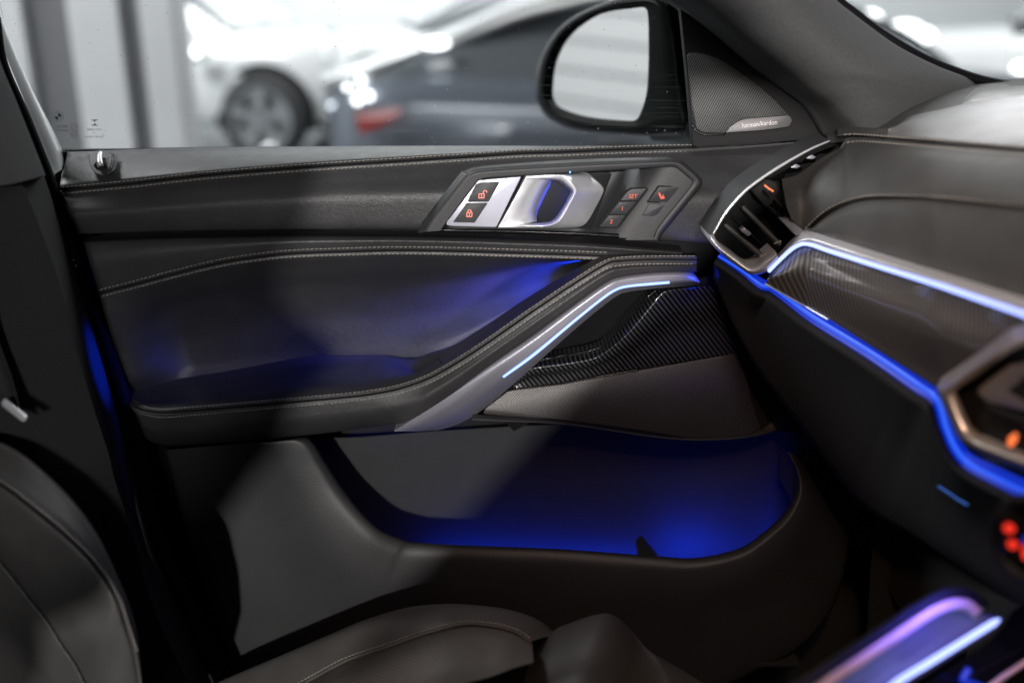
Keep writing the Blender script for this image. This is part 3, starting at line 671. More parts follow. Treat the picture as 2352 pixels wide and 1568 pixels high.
# --- lower panel with the map pocket
LIP = [(640, 1013, 1.228), (705, 1007, 1.228), (745, 1062, 1.226), (781, 1118, 1.220), (822, 1171, 1.208), (866, 1215, 1.194), (917, 1239, 1.180), (958, 1248, 1.172), (1121, 1256, 1.166), (1291, 1263, 1.164), (1495, 1278, 1.165),
       (1600, 1283, 1.167), (1698, 1262, 1.172), (1752, 1228, 1.182), (1800, 1185, 1.198), (1824, 1147, 1.212), (1832, 1113, 1.225), (1826, 1075, 1.240), (1800, 1030, 1.262)]
OUT = [(378, 1031, 1.236), (402, 1120, 1.236), (422, 1200, 1.230), (456, 1320, 1.220), (498, 1450, 1.210), (552, 1600, 1.200), (680, 1680, 1.190), (800, 1720, 1.180), (1050, 1740, 1.170), (1250, 1740, 1.165), (1450, 1700, 1.165),
       (1600, 1610, 1.168), (1766, 1527, 1.178), (1834, 1489, 1.188), (1885, 1438, 1.200), (1919, 1377, 1.212), (1942, 1294, 1.225), (1950, 1226, 1.240), (1955, 1130, 1.262)]
lp, ot = row(LIP, n=160, chord=False), row(OUT, n=160, chord=False)
l1 = lp * .94 + ot * .06; l1[:, 2] = lp[:, 2] - .010
l2 = lp * .80 + ot * .20; l2[:, 2] = lp[:, 2] * .9 + ot[:, 2] * .1 - .013
l3 = lp * .5 + ot * .5; l3[:, 2] = lp[:, 2] * .5 + ot[:, 2] * .5 - .006
rows = [to3(lp) + [0, .012, -.05], to3(lp) + [0, .010, -.006], to3(lp), to3(l1), to3(l2), to3(l3), to3(ot), to3(ot) + [0, .08, 0]]
sheet('lower_panel', rows, M['lower'], door, 5)
# panel under the armrest, and the pocket's back wall that curls round the bottle holder
def bw(top, drop): 
    w = to3(row(top)); return [w, w + [0, .004, -drop * .5], w + [0, 0, -drop]]
sheet('map_pocket', bw([(610, 1000, 1.298), (720, 1003, 1.318), (800, 1005, 1.330), (1000, 990, 1.338), (1300, 975, 1.338), (1560, 985, 1.336), (1700, 960, 1.325), (1800, 940, 1.30), (1850, 935, 1.26), (1866, 945, 1.225)], .40), M['lower'], door, 4)
box('pocket_floor', (at(700, 1200, 1.25)[0], 1.172, at(1300, 1263, 1.165)[2] - .19), (at(1830, 1200, 1.25)[0], 1.345, at(1300, 1263, 1.165)[2] - .185), M['lower'], door)
V = to3([(1460, 1252, 1.24), (1472, 1246, 1.24), (1508, 1290, 1.24), (1470, 1290, 1.24)])
bm = bmesh.new(); f = bm.faces.new([bm.verts.new(v) for v in V]); ex = bmesh.ops.extrude_face_region(bm, geom=[f])
bmesh.ops.translate(bm, verts=[g for g in ex['geom'] if isinstance(g, bmesh.types.BMVert)], vec=(.004, .02, 0)); from_bm('pocket_divider', bm, M['lower'], door, False)

# --- handle bezel, recess, lock buttons, handle, seat-memory buttons
def K(x, y): return (964.7 + x * .293, 349 + y * .293)
bezel = None
def bez_row(y, xs, ys):
    return to3(row([(*K(x, y), yy) for x, yy in zip(xs, ys)], n=110))
dep_x0 = np.array([-60, 60, 200, 330, 500, 900, 1250, 1420, 1560, 1700, 1900, 2150, 2300])
dep_y0 = [1.264, 1.262, 1.268, 1.286, 1.290, 1.300, 1.312, 1.310, 1.285, 1.2675, 1.262, 1.262, 1.268]
rows = []
for y in (110, 130, 160, 250, 350, 450, 550, 620, 690):
    sh = (400 - y) * .66
    rows.append(bez_row(y, dep_x0 + sh, dep_y0))
bezf = np.array([(p[0], p[1]) for p in BEZ])
fr_out = [(958, 534), (980, 496), (1053, 404), (1068, 394), (1105, 385), (1228, 377), (1375, 370), (1521, 366), (1552, 367), (1570, 373), (1606, 404), (1613, 416), (1607, 432), (1560, 490), (1522, 537), (1513, 557)]
fr_in = [(1012, 530), (1034, 500), (1094, 420), (1106, 412), (1130, 408), (1228, 402), (1375, 393), (1521, 384.5), (1545, 384), (1556, 388), (1584, 411), (1589, 418), (1583, 430), (1545, 478), (1512, 520), (1500, 545)]
bezf = np.array(fr_out) * .5 + np.array(fr_in) * .5
bezel = sheet('handle_bezel', rows, M['soft'], door, 4)
# trim faces of the recess that lie outside the bezel outline
me = bezel.data; bm = bmesh.new(); bm.from_mesh(me); o_ = origin(door)
kill = []
for f in bm.faces:
    c = np.array(f.calc_center_median()) + o_
    if not inside(to_px(c[None]), bezf)[0]: kill.append(f)
bmesh.ops.delete(bm, geom=kill, context='FACES'); bm.to_mesh(me); bm.free()
# raised frame round the recess
def ry(a, yl, yr): R = row(a, 1.0, n=120, chord=False); R[:, 2] = np.interp(R[:, 0], [960, 1600], [yl, yr]); return R
fo, fi = ry(fr_out, 1.268, 1.268), ry(fr_in, 1.256, 1.2615)
fm = fo * .55 + fi * .45; fm[:, 2] -= .006
sheet('bezel_frame', [to3(fo) + [0, .02, 0], to3(fo), to3(fo * .85 + fi * .15) - [0, .004, 0], to3(fm), to3(fi), to3(fi) + [0, .030, 0]], M['soft'], bezel, 4)
sheet('bezel_sill', [to3(row([(*K(150, 600), 1.262), (*K(600, 604), 1.262), (*K(1200, 622), 1.262), (*K(1560, 640), 1.262)])), to3(row([(*K(150, 612), 1.258), (*K(600, 620), 1.258), (*K(1200, 640), 1.258), (*K(1560, 660), 1.258)])), to3(row([(*K(140, 640), 1.262), (*K(600, 650), 1.262), (*K(1200, 668), 1.262), (*K(1560, 685), 1.262)]))], M['gloss'], bezel, 3)
# lock-button plate
lk = plane_y((*K(205, 560), 1.258), (*K(800, 190), 1.262), (*K(600, 590), 1.255))
lockp = plate('lock_button_plate', [K(203, 572), K(215, 535), K(395, 262), K(445, 222), K(796, 192), K(598, 592), K(235, 582)], lk, M['silver_trim'], bezel, .014, .0022, 4, 3)
bt = lambda P: lk(P) - .0009
b1 = plate('lock_button', [K(392, 343), K(440, 252), K(478, 240), K(624, 236), K(538, 392), K(372, 394)], bt, M['soft'], bezel, .004, .0006, 3, label='upper lock button with red open padlock')
b2 = plate('lock_button', [K(258, 551), K(366, 402), K(532, 399), K(428, 556)], bt, M['soft'], bezel, .004, .0006, 3, label='lower lock button with red closed padlock')
def padlock(cx, cy, s, opened):
    L = stroke([(cx - 20 * s, cy - 8 * s), (cx + 20 * s, cy - 8 * s), (cx + 18 * s, cy + 24 * s), (cx - 22 * s, cy + 24 * s)], 7 * s, True)
    if opened: L += stroke([(cx + 12 * s, cy - 10 * s), (cx + 14 * s, cy - 26 * s), (cx + 24 * s, cy - 34 * s), (cx + 38 * s, cy - 32 * s), (cx + 40 * s, cy - 20 * s)], 7 * s)
    else: L += stroke([(cx - 13 * s, cy - 10 * s), (cx - 11 * s, cy - 24 * s), (cx, cy - 30 * s), (cx + 12 * s, cy - 24 * s), (cx + 13 * s, cy - 10 * s)], 7 * s)
    L += stroke([(cx - 1, cy + 2 * s), (cx - 1, cy + 15 * s)], 8 * s)
    return [[K(*p) for p in q] for q in L]
polys('padlock_icon', padlock(483, 337, 1.0, True), bt, M['icon'], bezel, .0007)
polys('padlock_icon', padlock(388, 483, 1.0, False), bt, M['icon'], bezel, .0007)
plate('recess_shade_plate', [K(985, 205), K(1100, 175), K(1300, 150), K(1500, 165), K(1345, 600), K(880, 600)], 1.2965, M['dark'], bezel, .004, .0005, 6)  # dark plate added to stand for shade around the handle
# handle: plate dishing into the recess, then the loop
def hr(pts, n=50): return to3(row([(*K(p[0], p[1]), p[2]) for p in pts], n=n))
hl = [(832, 186, 1.254), (780, 290, 1.254), (722, 400, 1.252), (660, 510, 1.250), (612, 590, 1.250)]
h1 = [(900, 190, 1.2535), (850, 290, 1.2550), (790, 400, 1.2540), (730, 505, 1.2515), (690, 588, 1.250)]
h2 = [(965, 208, 1.258), (930, 300, 1.264), (880, 400, 1.264), (830, 490, 1.258), (790, 568, 1.252)]
h3 = [(1010, 222, 1.268), (985, 300, 1.284), (940, 400, 1.286), (895, 480, 1.274), (880, 552, 1.257)]
h4 = [(1030, 228, 1.285), (1010, 300, 1.305), (965, 400, 1.307), (920, 480, 1.296), (915, 548, 1.268)]
handle = sheet('door_handle', [hr(hl) + [0, .02, 0], hr(hl), hr(h1), hr(h2), hr(h3), hr(h4)], M['silver'], door, 5)
rim_o = [(832, 186, 1.252), (960, 182, 1.248), (1090, 180, 1.243), (1135, 190, 1.241), (1180, 235, 1.240), (1215, 285, 1.240), (1218, 318, 1.240), (1160, 430, 1.240), (1100, 530, 1.240), (1050, 565, 1.241), (980, 582, 1.243), (800, 588, 1.247), (612, 592, 1.250)]
rim_i = [(838, 212, 1.256), (950, 216, 1.255), (1070, 220, 1.252), (1110, 232, 1.250), (1155, 268, 1.249), (1190, 300, 1.249), (1192, 318, 1.249), (1135, 425, 1.249), (1078, 515, 1.249), (1035, 548, 1.250), (975, 560, 1.252), (800, 566, 1.252), (640, 575, 1.252)]
rim_b = [(845, 216, 1.266), (950, 222, 1.275), (1065, 228, 1.282), (1102, 240, 1.286), (1145, 275, 1.287), (1176, 304, 1.287), (1178, 316, 1.287), (1125, 420, 1.287), (1068, 505, 1.287), (1028, 540, 1.286), (970, 552, 1.278), (800, 560, 1.262), (650, 574, 1.256)]
out1 = [(834, 180, 1.276), (970, 174, 1.276), (1200, 168, 1.276), (1280, 172, 1.278), (1335, 190, 1.282), (1430, 270, 1.289), (1440, 305, 1.290), (1380, 430, 1.288), (1305, 555, 1.282), (1240, 588, 1.276), (1050, 598, 1.262), (820, 596, 1.260), (612, 596, 1.262)]
ro, ri, rb, oo = hr(rim_o, 110), hr(rim_i, 110), hr(rim_b, 110), hr(out1, 110)
m_ = (ro * .5 + ri * .5) - [0, .004, 0]
q_ = (ro * .86 + oo * .14) - [0, .001, 0]; q2_ = (ro * .12 + oo * .88) - [0, .003, 0]
sheet('handle_loop', [rb, ri, m_, ro, q_, (ro * .5 + oo * .5) - [0, .003, 0], q2_, oo, oo + [0, .03, 0]], M['silver'], handle, 4)
tube('pin_light', np.array([at(*K(1172, 160), 1.2495), at(*K(1180, 160), 1.2495)]), .0011, M['led'], bezel, 6)
# memory and seat-heating buttons
by = lambda P: np.full(len(P), 1.2612)
gap = [K(1398, 596), K(1412, 560), K(1605, 312), K(1650, 286), K(1775, 280), K(1792, 292), K(1560, 592), K(1540, 598)]
plate('button_surround', gap, lambda P: np.full(len(P), 1.2622), M['void'], bezel, .004, .0004, 4)
def q4(a, b, c, d): return [K(*a), K(*b), K(*c), K(*d)]
for nm, pts in (('memory_button', [K(1570, 382), K(1625, 312), K(1658, 291), K(1778, 287), K(1702, 381)]), ('memory_button', [K(1486, 488), K(1562, 392), K(1696, 391), K(1616, 487)]), ('memory_button', [K(1408, 588), K(1480, 497), K(1610, 496), K(1548, 590)])):
    plate(nm, pts, by, M['soft'], bezel, .004, .0007, 3)
lettering('set_lettering', 'SET', *K(1670, 350), 13.5, 1.2608, M['icon'], bezel, shear=.2, wide=.95)
lettering('number_lettering', '1', *K(1586, 446), 13, 1.2608, M['icon'], bezel, shear=.2)
lettering('number_lettering', '2', *K(1500, 548), 13, 1.2608, M['icon'], bezel, shear=.2)
plate('button_surround', [K(1775, 398), K(1865, 264), K(2052, 266), K(1944, 402)], lambda P: np.full(len(P), 1.2622), M['void'], bezel, .004, .0004, 4)
plate('seat_heating_button', [K(1790, 390), K(1874, 274), K(2038, 275), K(1938, 394)], by, M['soft'], bezel, .004, .0012, 3)
plate('blank_button', [K(1742, 498), K(1795, 408), K(1924, 410), K(1868, 486), K(1830, 504)], lambda P: np.full(len(P), 1.2616), M['soft'], bezel, .004, .0008, 3)
polys('seat_icon', [[K(*p) for p in q] for q in ([(1868, 322), (1882, 320), (1892, 352), (1880, 358)], [(1884, 350), (1914, 346), (1918, 366), (1886, 370)], [(1894, 336), (1898, 336), (1900, 346), (1896, 346)], [(1904, 332), (1908, 332), (1910, 344), (1906, 344)])], by, M['icon'], bezel, .0006)

# --- hook for the sun blind on the belt pad
hk = plate('blind_hook', [(201, 352), (222, 347), (250, 349), (262, 354), (263, 372), (258, 394), (244, 404), (226, 402), (210, 394), (202, 376)], plane_y((205, 352, 1.338), (260, 352, 1.334), (230, 402, 1.286)), M['soft'], door, .010, .003, 6, 3)
tube('hook_recess', to3(row([(224, 382, 1.304), (230, 374, 1.310), (236, 382, 1.302), (230, 386, 1.300)], n=8)), .005, M['void'], hk, 8)
tube('hook_pin', to3(row([(230, 380, 1.296), (229, 368, 1.306), (229, 357, 1.318), (231, 351, 1.328)], n=8)), np.linspace(.0042, .0026, 8), M['silver'], hk, 8)
tube('hook_rib', to3(row([(252, 356, 1.330), (256, 372, 1.312), (250, 392, 1.290)], n=8)), np.array([.002, .003, .0035, .0038, .0038, .0035, .003, .002]), M['soft'], hk, 8)

# --- window glass with its etched marks
GY = lambda P: 1.398 - (345 - np.asarray(P)[:, 1]) / 345 * .055
g0 = depth(cr([(120, 356), (500, 352), (1000, 350), (1640, 350)], N), GY); g1 = depth(cr([(-60, 0), (500, 0), (1000, 0), (1620, 0)], N), GY); g2 = depth(cr([(-110, -120), (500, -120), (1000, -120), (1600, -120)], N), GY)
glass = sheet('window_glass', [to3(g0), to3(g1), to3(g2)], M['glass'], door, 3, smooth=False)
ink, dim = M['print_ink'], M['print_dim']
def GYL(P): return GY(P) - .0006
cx, cy = 133.5, 268
def arc(cx, cy, r, a0, a1, n=12): return [(cx + r * math.cos(a), cy + r * math.sin(a)) for a in np.linspace(a0, a1, n)]
ringp = stroke(arc(cx, cy, 11.5, 0, 2 * math.pi, 28), .9) + stroke(arc(cx, cy, 7.4, 0, 2 * math.pi, 24), .5)
polys('etched_ring', ringp, GYL, dim, glass)
polys('etched_roundel', [[(cx, cy)] + arc(cx, cy, 7.4, -math.pi / 2, 0, 8), [(cx, cy)] + arc(cx, cy, 7.4, math.pi / 2, math.pi, 8)], GYL, ink, glass)
for body_, x, y, h in (('E1', 172, 291, 9), ('CCC', 171, 309, 8)):
    lettering('etched_lettering', body_, x, y, h, GYL, dim, glass, mirror=True)
polys('etched_ring', stroke(arc(172, 291, 8.6, 0, 2 * math.pi, 24), .8) + stroke(arc(171, 309, 7.6, 0, 2 * math.pi, 24), .8), GYL, dim, glass)
for t, x, y, h in (('43R-00', 143, 291, 8.5), ('LAMINATED', 144, 300, 5.5)):
    lettering('etched_lettering', t, x, y, h, GYL, dim, glass, mirror=True)
polys('etched_emblem', [[(209.5, 275), (225, 275), (225, 276.4), (209.5, 276.4)], [(209.5, 287.4), (225, 287.4), (225, 288.8), (209.5, 288.8)], [(215, 276.4), (221.5, 276.4), (215.5, 281)], [(220, 287.4), (213.5, 287.4), (219.6, 282.6)]], GYL, ink, glass)
for t, x, y, h in (('OCP N:0008', 217, 298, 6.2), ('33', 216, 305, 5), ('TRANSP. 70%min', 218, 314.5, 6)):
    lettering('etched_lettering', t, x, y, h, GYL, dim, glass, mirror=True)
tube('window_channel', to3(row([(150, 347, 1.386), (500, 341, 1.386), (1000, 338.5, 1.386), (1600, 339, 1.386)], n=40)), .0020, M['seal'], door, 8)

# --- sail panel with tweeter
SAIL = [(1540, -60), (1575, 0), (1580, 120), (1590, 338), (1700, 334), (1892, 316), (1900, 312), (1872, 270), (1845, 236), (1813, 212), (1732, 148), (1664, 90), (1596, 36), (1520, -60)]
sl_y = plane_y((1590, 335, 1.318), (1890, 312, 1.300), (1580, 0, 1.345))
sail = plate('tweeter_panel', [(1548, -60), (1562, 10), (1578, 170), (1592, 338), (1700, 334), (1896, 318), (1880, 280), (1852, 240), (1813, 210), (1732, 146), (1664, 88), (1570, 6), (1556, -60)], sl_y, M['dark'], door, .02, .003, 6, 3)
def T(x, y): return (1561.9 + x * .17574, 55.1 + y * .17574)
tw_y = lambda P: sl_y(P) - .0025
plate('tweeter_grille', [T(95, 420), T(120, 385), T(200, 372), T(350, 395), T(520, 455), T(700, 570), T(1080, 845), T(1250, 1000), T(1445, 1200), T(1440, 1220), T(850, 1275), T(650, 1400), T(600, 1428), T(300, 1422), T(215, 1370), T(150, 1050)], tw_y, M['tweeter'], sail, .006, .0012, 4)
tube('tweeter_rim', to3(depth(cr([T(150, 1300), T(205, 1390), T(300, 1440), T(420, 1446), T(590, 1440)], 20), lambda P: sl_y(P) - .003)), .0012, M['gloss'], sail, 6)
bd_y = lambda P: sl_y(P) - .0060
badge = plate('tweeter_badge', [T(590, 1428), T(650, 1345), T(760, 1268), T(850, 1238), T(1430, 1190), T(1474, 1262), T(1425, 1345), T(1100, 1392)], bd_y, M['badge'], sail, .008, .0020, 5, 3)
lettering('badge_lettering', 'harman/kardon', *T(1040, 1308), 15.5, bd_y, M['letter'], sail, ang=math.radians(-5.5), wide=.86)

# --- wing mirror
MH = [(1230, 204), (1236, 150), (1257, 102), (1284, 65), (1325, 34), (1376, 10), (1427, -6), (1490, -12), (1530, 2), (1549, 34), (1560, 90), (1570, 170), (1580, 250), (1584, 292), (1570, 309), (1545, 310), (1480, 312), (1400, 307), (1325, 299), (1270, 279), (1247, 258), (1233, 231)]
MG = [(1262, 221), (1264, 190), (1270, 146), (1287, 102), (1318, 68), (1359, 41), (1410, 24), (1461, 17), (1492, 15), (1501, 25), (1504, 85), (1503, 170), (1498, 221), (1483, 266), (1471, 279), (1427, 279), (1359, 272), (1308, 258), (1277, 241)]
vr = rays([(1390, 150)])[0]; vr /= np.linalg.norm(vr); rd = np.array([-.93, .36, .03]); rd /= np.linalg.norm(rd); nm = rd - vr; nm /= np.linalg.norm(nm)
c0 = at(1385, 150, 1.62)
def on_plane(P, back=0.0):
    d = rays(P); c = c0 - nm * back; t = ((c - CAM) @ nm) / (d @ nm); return CAM + d * t[:, None]
Ho = cr(MH, 90, closed=True); Gi = cr(MG, 90, closed=True)
# align starts by angle
def ang0(P):
    c = np.array([1390, 150]); a = np.arctan2(P[:, 1] - c[1], P[:, 0] - c[0]); i = np.argmin(np.abs(a - math.pi * .999)); return np.roll(P, -i, 0)
def byang(P):
    c = np.array([1390, 150]); a = np.unwrap(np.arctan2(P[:, 1] - c[1], P[:, 0] - c[0])); 
    if a[-1] < a[0]: P = P[::-1]; a = np.unwrap(np.arctan2(P[:, 1] - c[1], P[:, 0] - c[0]))
    q = np.linspace(-math.pi, math.pi, 90, endpoint=False); a = np.r_[a - 2 * math.pi, a, a + 2 * math.pi]; Q = np.vstack([P, P, P]); i = np.argsort(a)
    return np.c_[np.interp(q, a[i], Q[i, 0]), np.interp(q, a[i], Q[i, 1])]
Ho, Gi = byang(Ho), byang(Gi)
Gi2 = Gi * .97 + np.array([1390, 150]) * .03
ho3, gi3, gi4 = on_plane(Ho, .02), on_plane(Gi, .012), on_plane(Gi2, .006)
md_ = on_plane(Ho * .45 + Gi * .55, -.006); he = on_plane(Ho * .85 + Gi * .15, .0)
cen = ho3.mean(0); ax = -nm
def shrink(P, k, d): return cen + (P - cen) * k + ax * d
rows = [gi4, gi3 + nm * .012, md_, he, ho3, shrink(ho3, 1.0, .03), shrink(ho3, .93, .07), shrink(ho3, .72, .105), shrink(ho3, .35, .125), shrink(ho3, .02, .13)]
rows = [np.vstack([r, r[:1]]) for r in rows]
wing = sheet('wing_mirror', rows, M['housing'], door, 4)
V = on_plane(Gi * .995 + np.array([1390, 150]) * .005, .004)
link('mirror_glass', V, [tuple(range(len(V)))], M['mirror'], wing, False)
tube('mirror_foot', np.array([at(1500, 300, 1.64), at(1545, 304, 1.58), at(1600, 306, 1.46), at(1650, 300, 1.37)]), np.array([.018, .02, .024, .028]), M['housing'], wing, 10, .6)
# second bulge of the housing next to the door
sheet('mirror_arm', [to3(row([(1500, 8, 1.60), (1545, 40, 1.54), (1563, 150, 1.50), (1578, 260, 1.47), (1590, 330, 1.44)])), to3(row([(1530, -20, 1.54), (1600, 20, 1.46), (1640, 150, 1.42), (1650, 260, 1.40), (1650, 340, 1.39)]))], M['housing'], wing, 4)

# --- lamps of the door: blue ambient lighting
BLUE = (0.004, 0.04, 1.0)
LZ = at(1300, 1263, 1.165)[2]
lamp('pocket_light', 'AREA', (.04, 1.298, LZ - .150), .70, BLUE, .34, aim=(.04, 1.40, LZ - .150), size_y=.010)
lamp('pocket_light', 'AREA', (.27, 1.262, LZ - .13), .26, BLUE, .08, aim=(.30, 1.330, LZ - .12), size_y=.012)
lamp('scoop_light', 'SPOT', tuple(at(1335, 600, 1.276)), 30, (.16, .14, 1.0), .003, aim=tuple(at(930, 715, 1.335)), spot=23, blend=1.0)
lamp('scoop_light', 'SPOT', tuple(at(1338, 599, 1.276)), 22, BLUE, .003, aim=tuple(at(1085, 715, 1.330)), spot=68, blend=1.0)
lamp('handle_light', 'POINT', tuple(at(*K(1310, 400), 1.292)), .28, BLUE, .003)
lamp('trim_light', 'AREA', tuple(at(1650, 628, 1.215)), .05, BLUE, .02, aim=tuple(at(1575, 645, 1.22)), size_y=.01)

# ================================================================== dashboard
dash = thing('dashboard', 'leather dashboard with corner air vent, carbon panel and blue light strips', 'dashboard', tuple(at(2100, 900, .95)))
def YD(px): return np.interp(px, [1640, 1766, 1851, 2000, 2150, 2352, 2500], [1.205, 1.170, 1.135, 1.030, .925, .805, .73])
def YT(px): return np.interp(px, [1880, 1963, 2060, 2150, 2352, 2500], [1.225, 1.195, 1.13, 1.07, .955, .88])
def YM(px): return np.interp(px, [1840, 1864, 2004, 2140, 2352, 2500], [1.165, 1.160, 1.075, .985, .868, .80])
def rw(pts, fy, dy=0.0, n=None):
    R = row([(p[0], p[1], 0) for p in pts], n=n); R[:, 2] = fy(R[:, 0]) + dy; return R
# dim side wing of the dash top, running to the pillar
sheet('side_wing', [to3(row([(1900, 330, 1.235), (1963, 322, 1.21), (2045, 318, 1.16), (2150, 325, 1.13), (2420, 345, 1.02)])), to3(row([(1900, 315, 1.25), (1975, 303, 1.24), (2060, 288, 1.225), (2160, 270, 1.225), (2420, 260, 1.20)])),
                    to3(row([(1896, 309, 1.27), (1990, 296, 1.27), (2085, 250, 1.27), (2205, 211, 1.29), (2420, 190, 1.32)])), to3(row([(1910, 296, 1.31), (2010, 270, 1.32), (2110, 225, 1.34), (2235, 190, 1.38), (2420, 175, 1.40)]))], M['leather_dash'], dash, 4, ext=.45)
# upper tier by the windscreen
t0 = row([(2196, 252, 1.25), (2206, 238, 1.26), (2217, 220, 1.275), (2239, 204, 1.30), (2262, 196, 1.32), (2290, 193, 1.33), (2352, 193, 1.33), (2440, 196, 1.30)])
t1_ = row([(2200, 262, 1.245), (2215, 252, 1.25), (2235, 244, 1.25), (2262, 238, 1.25), (2290, 234, 1.25), (2320, 231, 1.25), (2370, 228, 1.24), (2450, 226, 1.21)])
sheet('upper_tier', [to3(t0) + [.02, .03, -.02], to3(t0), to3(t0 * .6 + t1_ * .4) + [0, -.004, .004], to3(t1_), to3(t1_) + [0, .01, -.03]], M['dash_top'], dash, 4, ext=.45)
# bright top pad
seamT = rw([(1935, 316), (1963, 314.5), (2060, 321), (2150, 328), (2250, 336), (2352, 344.5), (2450, 353)], YT)
pt = row([(2035, 318, 1.15), (2046, 309, 1.16), (2057, 296, 1.175), (2074, 281, 1.19), (2090, 271, 1.20), (2163, 252.5, 1.215), (2252, 231, 1.23), (2352, 219, 1.22), (2460, 210, 1.17)])
pbm = off(rw([(2036, 320), (2060, 321), (2080, 322.5), (2100, 324), (2120, 325.5), (2180, 330), (2260, 337), (2352, 344.5), (2450, 353)], YT), -7, .002)
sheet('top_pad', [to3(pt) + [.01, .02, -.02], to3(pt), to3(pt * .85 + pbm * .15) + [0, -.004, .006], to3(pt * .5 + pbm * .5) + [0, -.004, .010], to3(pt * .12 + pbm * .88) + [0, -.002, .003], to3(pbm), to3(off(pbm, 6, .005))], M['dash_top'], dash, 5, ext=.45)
fillT = off(rw([(1925, 318), (1963, 315), (2060, 321), (2110, 325)], YT), -7, .004)
sheet('side_pad', [to3(off(fillT, -16, .03)), to3(off(fillT, -8, .012)), to3(fillT), to3(off(fillT, 6, .005))], M['leather_dash'], dash, 3)
stitches('stitching', off(seamT, -6, -.006), M['thread_dim'], dash, .0056, .0040, .0009)
# upper pad: between the two seams
seamM = rw([(1852, 534), (1864, 520), (1902, 487), (1940, 469), (1970, 460), (2004, 455), (2070, 455), (2140, 457.5), (2250, 468), (2352, 479), (2450, 490)], YM)
sT = rw([(1795, 412), (1830, 402), (1869, 375), (1900, 356), (1930, 338), (1945, 318), (1975, 316), (2060, 321.5), (2150, 328.5), (2250, 336.5), (2352, 345), (2450, 353.5)], YT, .004)
sT[:, 2] = np.where(sT[:, 0] < 1940, np.interp(sT[:, 0], [1795, 1940], [1.20, 1.205]), sT[:, 2])
sM2 = rw([(1812, 505), (1830, 522), (1846, 532), (1864, 520), (1885, 500), (1920, 478), (1970, 460), (2030, 455), (2120, 456.5), (2230, 466), (2352, 479), (2450, 490)], YM)
ua = sT * .78 + sM2 * .22; ua[:, 2] -= .010
ub = sT * .4 + sM2 * .6; ub[:, 2] -= .012
sheet('upper_pad', [to3(sT), to3(off(sT, 5, -.004)), to3(ua), to3(ub), to3(off(sM2, -6, -.002)), to3(off(sM2, 0, .005))], M['leather_dash'], dash, 5, ext=.45)
stitches('stitching', off(rw([(1940, 320), (1975, 316), (2060, 321.5), (2150, 328.5), (2250, 336.5), (2352, 345), (2450, 353.5)], YT), 8.5, -.010), M['thread_dim'], dash, .0056, .0040, .0009)
stitches('stitching', off(seamM, -6.5, -.007), M['thread_dim'], dash, .0056, .0040, .0009)
# lower pad: between the second seam and the metal trim
trT = rw([(1838, 540), (1850, 535), (1880, 544), (1920, 557), (1963, 570), (2050, 597), (2160, 631), (2260, 661), (2352, 689), (2450, 719)], YD, .02)
sM3 = rw([(1850, 536), (1866, 519), (1890, 497), (1925, 476), (1970, 460), (2040, 455), (2150, 458.5), (2250, 468), (2352, 479), (2450, 490)], YM, .005)
la = sM3 * .75 + trT * .25; la[:, 2] -= .010
lb = sM3 * .3 + trT * .7; lb[:, 2] -= .008
sheet('lower_pad', [to3(sM3), to3(off(sM3, 4, -.004)), to3(la), to3(lb), to3(trT)], M['leather_dash'], dash, 5, ext=.45)
# metal trim along the light strip
ST = [(1766, 623), (1800, 589), (1827, 567), (1851, 560), (1902, 576), (2004, 608), (2140, 650), (2352, 722), (2450, 757)]
st = rw(ST, YD, -.012, 120)
sup = rw([(1744, 628), (1790, 582), (1825, 545), (1848, 532), (1905, 548), (2010, 582), (2150, 626), (2352, 690), (2450, 722)], YD, .012, 120)
smd = st * .45 + sup * .55; smd[:, 2] = YD(smd[:, 0]) - .012
metal = sheet('metal_trim', [to3(sup) + [.01, .02, 0], to3(sup), to3(sup * .8 + smd * .2) + [0, -.006, 0], to3(smd), to3(st) + [0, .002, 0], to3(off(st, 4, .006))], M['silver'], dash, 5, ext=.45)
tube('light_strip', to3(st), .0022, M['strip_dash'], metal, 8)
# carbon panel
pa = rw([(1764, 630), (1800, 595), (1828, 574), (1851, 568), (1902, 584), (2004, 616), (2140, 660), (2352, 732), (2450, 768)], YD, -.004, 120)
pbt = rw([(1759, 652), (1790, 668), (1820, 685), (1850, 702), (1902, 732), (2004, 797), (2100, 858), (2153, 893), (2300, 990)], YD, -.012, 120)
pbt[:, 2] = YD(pbt[:, 0]) - .018
pm = pa * .5 + pbt * .5; pm[:, 2] = YD(pm[:, 0]) - .020
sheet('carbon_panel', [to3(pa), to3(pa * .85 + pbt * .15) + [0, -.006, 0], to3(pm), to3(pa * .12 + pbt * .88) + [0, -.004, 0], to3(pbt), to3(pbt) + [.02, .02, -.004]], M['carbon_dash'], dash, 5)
tube('panel_edge', to3(off(rw([(1757, 650), (1790, 669), (1820, 686), (1850, 703), (1902, 733)], YD, -.020), 1, 0)), .0010, M['silver'], dash, 6)
